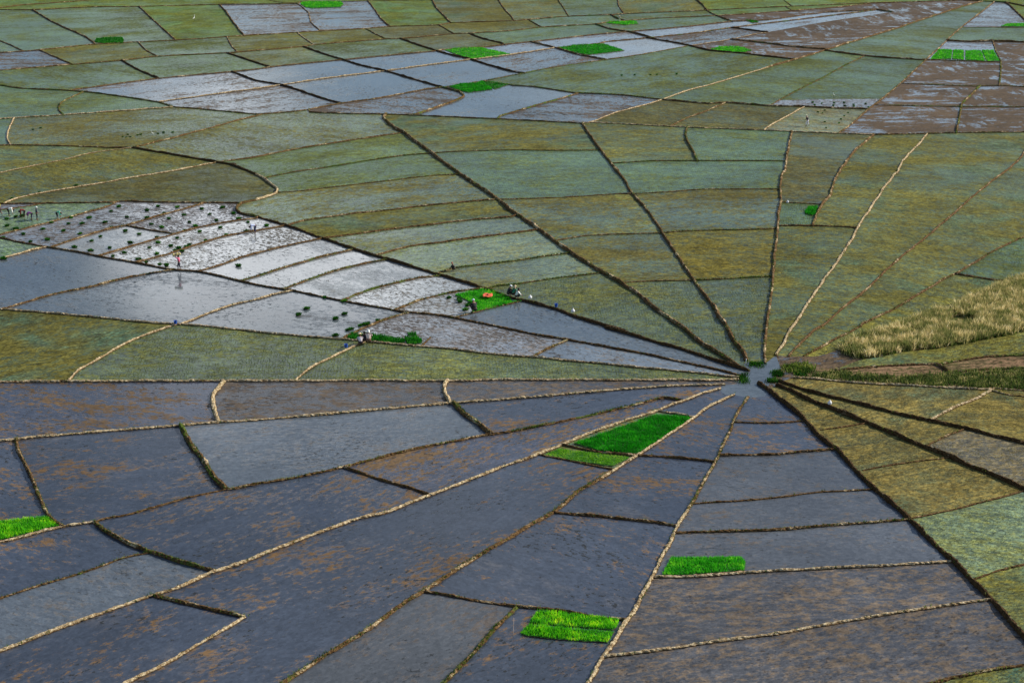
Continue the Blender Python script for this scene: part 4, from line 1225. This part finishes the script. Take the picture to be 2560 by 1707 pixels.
person(*pts('j 1026,200')[0], 90, 'crouch', (226, 206, 196), (120, 90, 80), ('scarf', (240, 244, 240)), 'person in a pale shirt and tall white head cover before the long thin bed', 1.12, .2)
person(*pts('d 362,1152')[0], 150, 'walk', (16, 14, 24), (236, 232, 244), ('cap', (236, 232, 196)), 'person in a black shirt and white trousers alone in the far half planted paddy', 1.08)
person(*pts('c 980,206')[0], 80, 'stand', (222, 206, 190), (226, 226, 180), ('straw', (226, 206, 170)), 'tiny pale figure standing behind the thin green strip in the far fields', .8)
person(*pts('f 1800,1008')[0], 180, 'crouch', (26, 22, 22), (20, 22, 18), ('cap', (180, 96, 80)), 'person in dark clothes sitting on the thin bank above the pointed bed', .9, .05)

# ------------------------------------------------------------------ small things
def lathe(name, prof, mat, parent=None, n=14, cap=True):
    v, f = [], []
    for j, (rr, z) in enumerate(prof):
        for k in range(n):
            a = 2 * math.pi * k / n; v.append((math.cos(a) * rr, math.sin(a) * rr, z))
        if j:
            for k in range(n): f.append(((j - 1) * n + k, (j - 1) * n + (k + 1) % n, j * n + (k + 1) % n, j * n + k))
    if cap: f.append(tuple(range((len(prof) - 1) * n, len(prof) * n))); f.append(tuple(reversed(range(n))))
    return new_obj(name, v, f, mat, parent, True)
def place(o, s, z=0.0, rz=0.0):
    g_ = ground(*pts(s)[0]); o.location = (g_.x, g_.y, z); o.rotation_euler = (0, 0, R(rz)); return o
def empty(name): 
    o = bpy.data.objects.new(name, None); col.objects.link(o); return o
def bucket(s, label, z):
    r_ = empty('bucket'); tag(r_, label, 'bucket')
    lathe('pail', [(.14, 0), (.17, .18), (.19, .34), (.20, .36), (.17, .34), (.13, .04)], cm((30, 84, 176)), r_, cap=False)
    lathe('bottom', [(.13, .0), (.14, .03)], cm((30, 84, 176)), r_)
    v, f = [], []
    for k in range(11):
        a = math.pi * k / 10
        for d in ((0, .012), (.012, 0), (0, -.012)): v.append((math.cos(a) * .19, d[0], .35 + math.sin(a) * .16 + d[1]))
        if k:
            for d in range(3): f.append(((k - 1) * 3 + d, (k - 1) * 3 + (d + 1) % 3, k * 3 + (d + 1) % 3, k * 3 + d))
    new_obj('handle', v, f, cm((150, 160, 170)), r_)
    return place(r_, s, z)
bucket('i 1602,52', 'blue bucket on the bank crossing at the left, below the large steel grey paddies', .22)
bucket('j 822,268', 'blue bucket on the short pale bank left of the kneeling workers', .22)
bucket('g 402,1362', 'blue bucket on the dark bank between two white sacks', .3)
def sack(s, label, z, c=(226, 228, 232), sc=.85):
    r_ = empty('sack'); tag(r_, label, 'sack')
    random.seed(hash(label) % 1000 if False else len(label))
    o = lathe('bag', [(.16, 0), (.24, .06), (.27, .18), (.24, .32), (.12, .42), (.05, .45), (.10, .52)], cm(c), r_)
    for v in o.data.vertices:
        v.co.x *= 1 + random.uniform(-.1, .1); v.co.y *= .8 + random.uniform(-.08, .08)
    lathe('tie', [(.058, .44), (.062, .455), (.058, .47)], cm((120, 110, 90)), r_)
    r_.scale = (sc,) * 3
    return place(r_, s, z, 30)
sack('g 165,1288', 'white sack on the dark bank just right of the pointed bed', .3)
sack('g 555,1412', 'white sack on the dark bank right of the blue bucket', .3)
sack('l 560,800', 'white sack on the dark bank below the hub at the right', .35, sc=.8)
sack('h 178,395', 'white sack at the left end of the thin far cross bank', .05, sc=.7)
# orange sheet on the nursery bed
def sheet():
    r_ = empty('tarpaulin'); tag(r_, 'orange sheet spread on the pointed green nursery bed', 'tarpaulin')
    v, f = [], []
    nx, ny = 12, 8
    for i in range(nx):
        for j in range(ny):
            x, y = (i / (nx - 1) - .5) * 1.15, (j / (ny - 1) - .5) * 1.3
            k = 1 - .25 * abs(y)
            v.append((x * k, y, .05 * math.sin(x * 7) * math.cos(y * 5)))
    for i in range(nx - 1):
        for j in range(ny - 1):
            f.append((i * ny + j, (i + 1) * ny + j, (i + 1) * ny + j + 1, i * ny + j + 1))
    o = new_obj('cloth', v, f, cm((222, 98, 60)), r_, True)
    md = o.modifiers.new('thick', 'SOLIDIFY'); md.thickness = .012
    lathe('bundle_on_cloth', [(.10, 0), (.13, .06), (.09, .12), (.02, .15)], cm((120, 50, 36)), r_, 8)
    return place(r_, 'f 2112,1263', .42)
sheet()
# straw bale held overhead
def bale():
    r_ = empty('straw_bale'); tag(r_, 'pale straw bale held overhead by the pink shirted person', 'straw bale')
    b = Blades()
    random.seed(5)
    v, f = [], []
    for i in range(9):
        x = (i / 8 - .5) * .95; rr = .17 + .03 * math.sin(i * 1.7)
        if i in (0, 8): rr *= .7
        for k in range(12):
            a = 2 * math.pi * k / 12; q = rr * random.uniform(.88, 1.12)
            v.append((x + random.uniform(-.02, .02), math.cos(a) * q, math.sin(a) * q))
        if i:
            for k in range(12): f.append(((i - 1) * 12 + k, (i - 1) * 12 + (k + 1) % 12, i * 12 + (k + 1) % 12, i * 12 + k))
    f.append(tuple(range(12))); f.append(tuple(range(96, 108)))
    new_obj('straw', v, f, cm((232, 212, 140)), r_)
    for x0 in (-.2, .2):
        v, f = [], []
        for i in range(2):
            for k in range(12):
                a = 2 * math.pi * k / 12; v.append((x0 + i * .03, math.cos(a) * .205, math.sin(a) * .205))
        for k in range(12): f.append((k, (k + 1) % 12, 12 + (k + 1) % 12, 12 + k))
        o = new_obj('band', v, f, cm((120, 84, 50)), r_)
    g_ = ground(*E_('1636,1000'), .2)
    r_.location = g_ + Vector((-.23, .02, 1.86)); r_.rotation_euler = (0, R(-8), R(10))
bale()
# thin bamboo stake
def stake(s, hgt, label, c=(214, 190, 176), rr=.016, z=0, tilt=2):
    r_ = empty('stake'); tag(r_, label, 'stake')
    lathe('pole', [(rr, -.2), (rr, hgt * .3), (rr * 1.15, hgt * .31), (rr, hgt * .33), (rr * .9, hgt * .64), (rr * 1.05, hgt * .65), (rr * .85, hgt * .67), (rr * .7, hgt)], cm(c), r_, 8)
    place(r_, s, z); r_.rotation_euler = (0, R(tilt), 0)
stake('o 10,1130', 1.35, 'thin pale bamboo stake standing in water beside the grassy bank near the twin beds', rr=.02)
stake('k 2130,410', .7, 'short white stake in the water by the hub', (226, 232, 232), .035, tilt=3)
# egrets in the far fields
def egret(s, label, h=1.0, rz=0):
    r_ = empty('egret'); tag(r_, label, 'egret')
    W_ = cm((240, 242, 232))
    leg_c = cm((40, 40, 34))
    body = [[(V3(-.24, 0, .46), .018), (V3(-.12, 0, .52), .06), (V3(.02, 0, .58), .085), (V3(.12, 0, .66), .055), (V3(.15, 0, .78), .028), (V3(.10, 0, .88), .024), (V3(.14, 0, .96), .024), (V3(.19, 0, .97), .030), (V3(.24, 0, .96), .014)]]
    skin_mesh('body', body, W_, r_)
    skin_mesh('beak', [[(V3(.24, 0, .96), .011), (V3(.30, 0, .945), .008), (V3(.36, 0, .93), .003)]], cm((214, 170, 60)), r_)
    for s_ in (1, -1):
        skin_mesh('leg', [[(V3(-.01, s_ * .03, .54), .018), (V3(.02, s_ * .03, .28), .010), (V3(-.01, s_ * .03, -.05), .009)]], leg_c, r_)
    place(r_, s, 0, rz); r_.scale = (h,) * 3
egret('a 1770,202', 'white egret standing alone in a far green paddy at the upper left', 1.6, 60)
egret('a 1393,1245', 'white egret in the far olive paddy among tiny tufts', .9, 200)
egret('d 598,890', 'white egret at the lower edge of the far green paddy', .9, 120)
egret('d 986,940', 'white egret beside the long slanting bank in the far field', .8, 90)
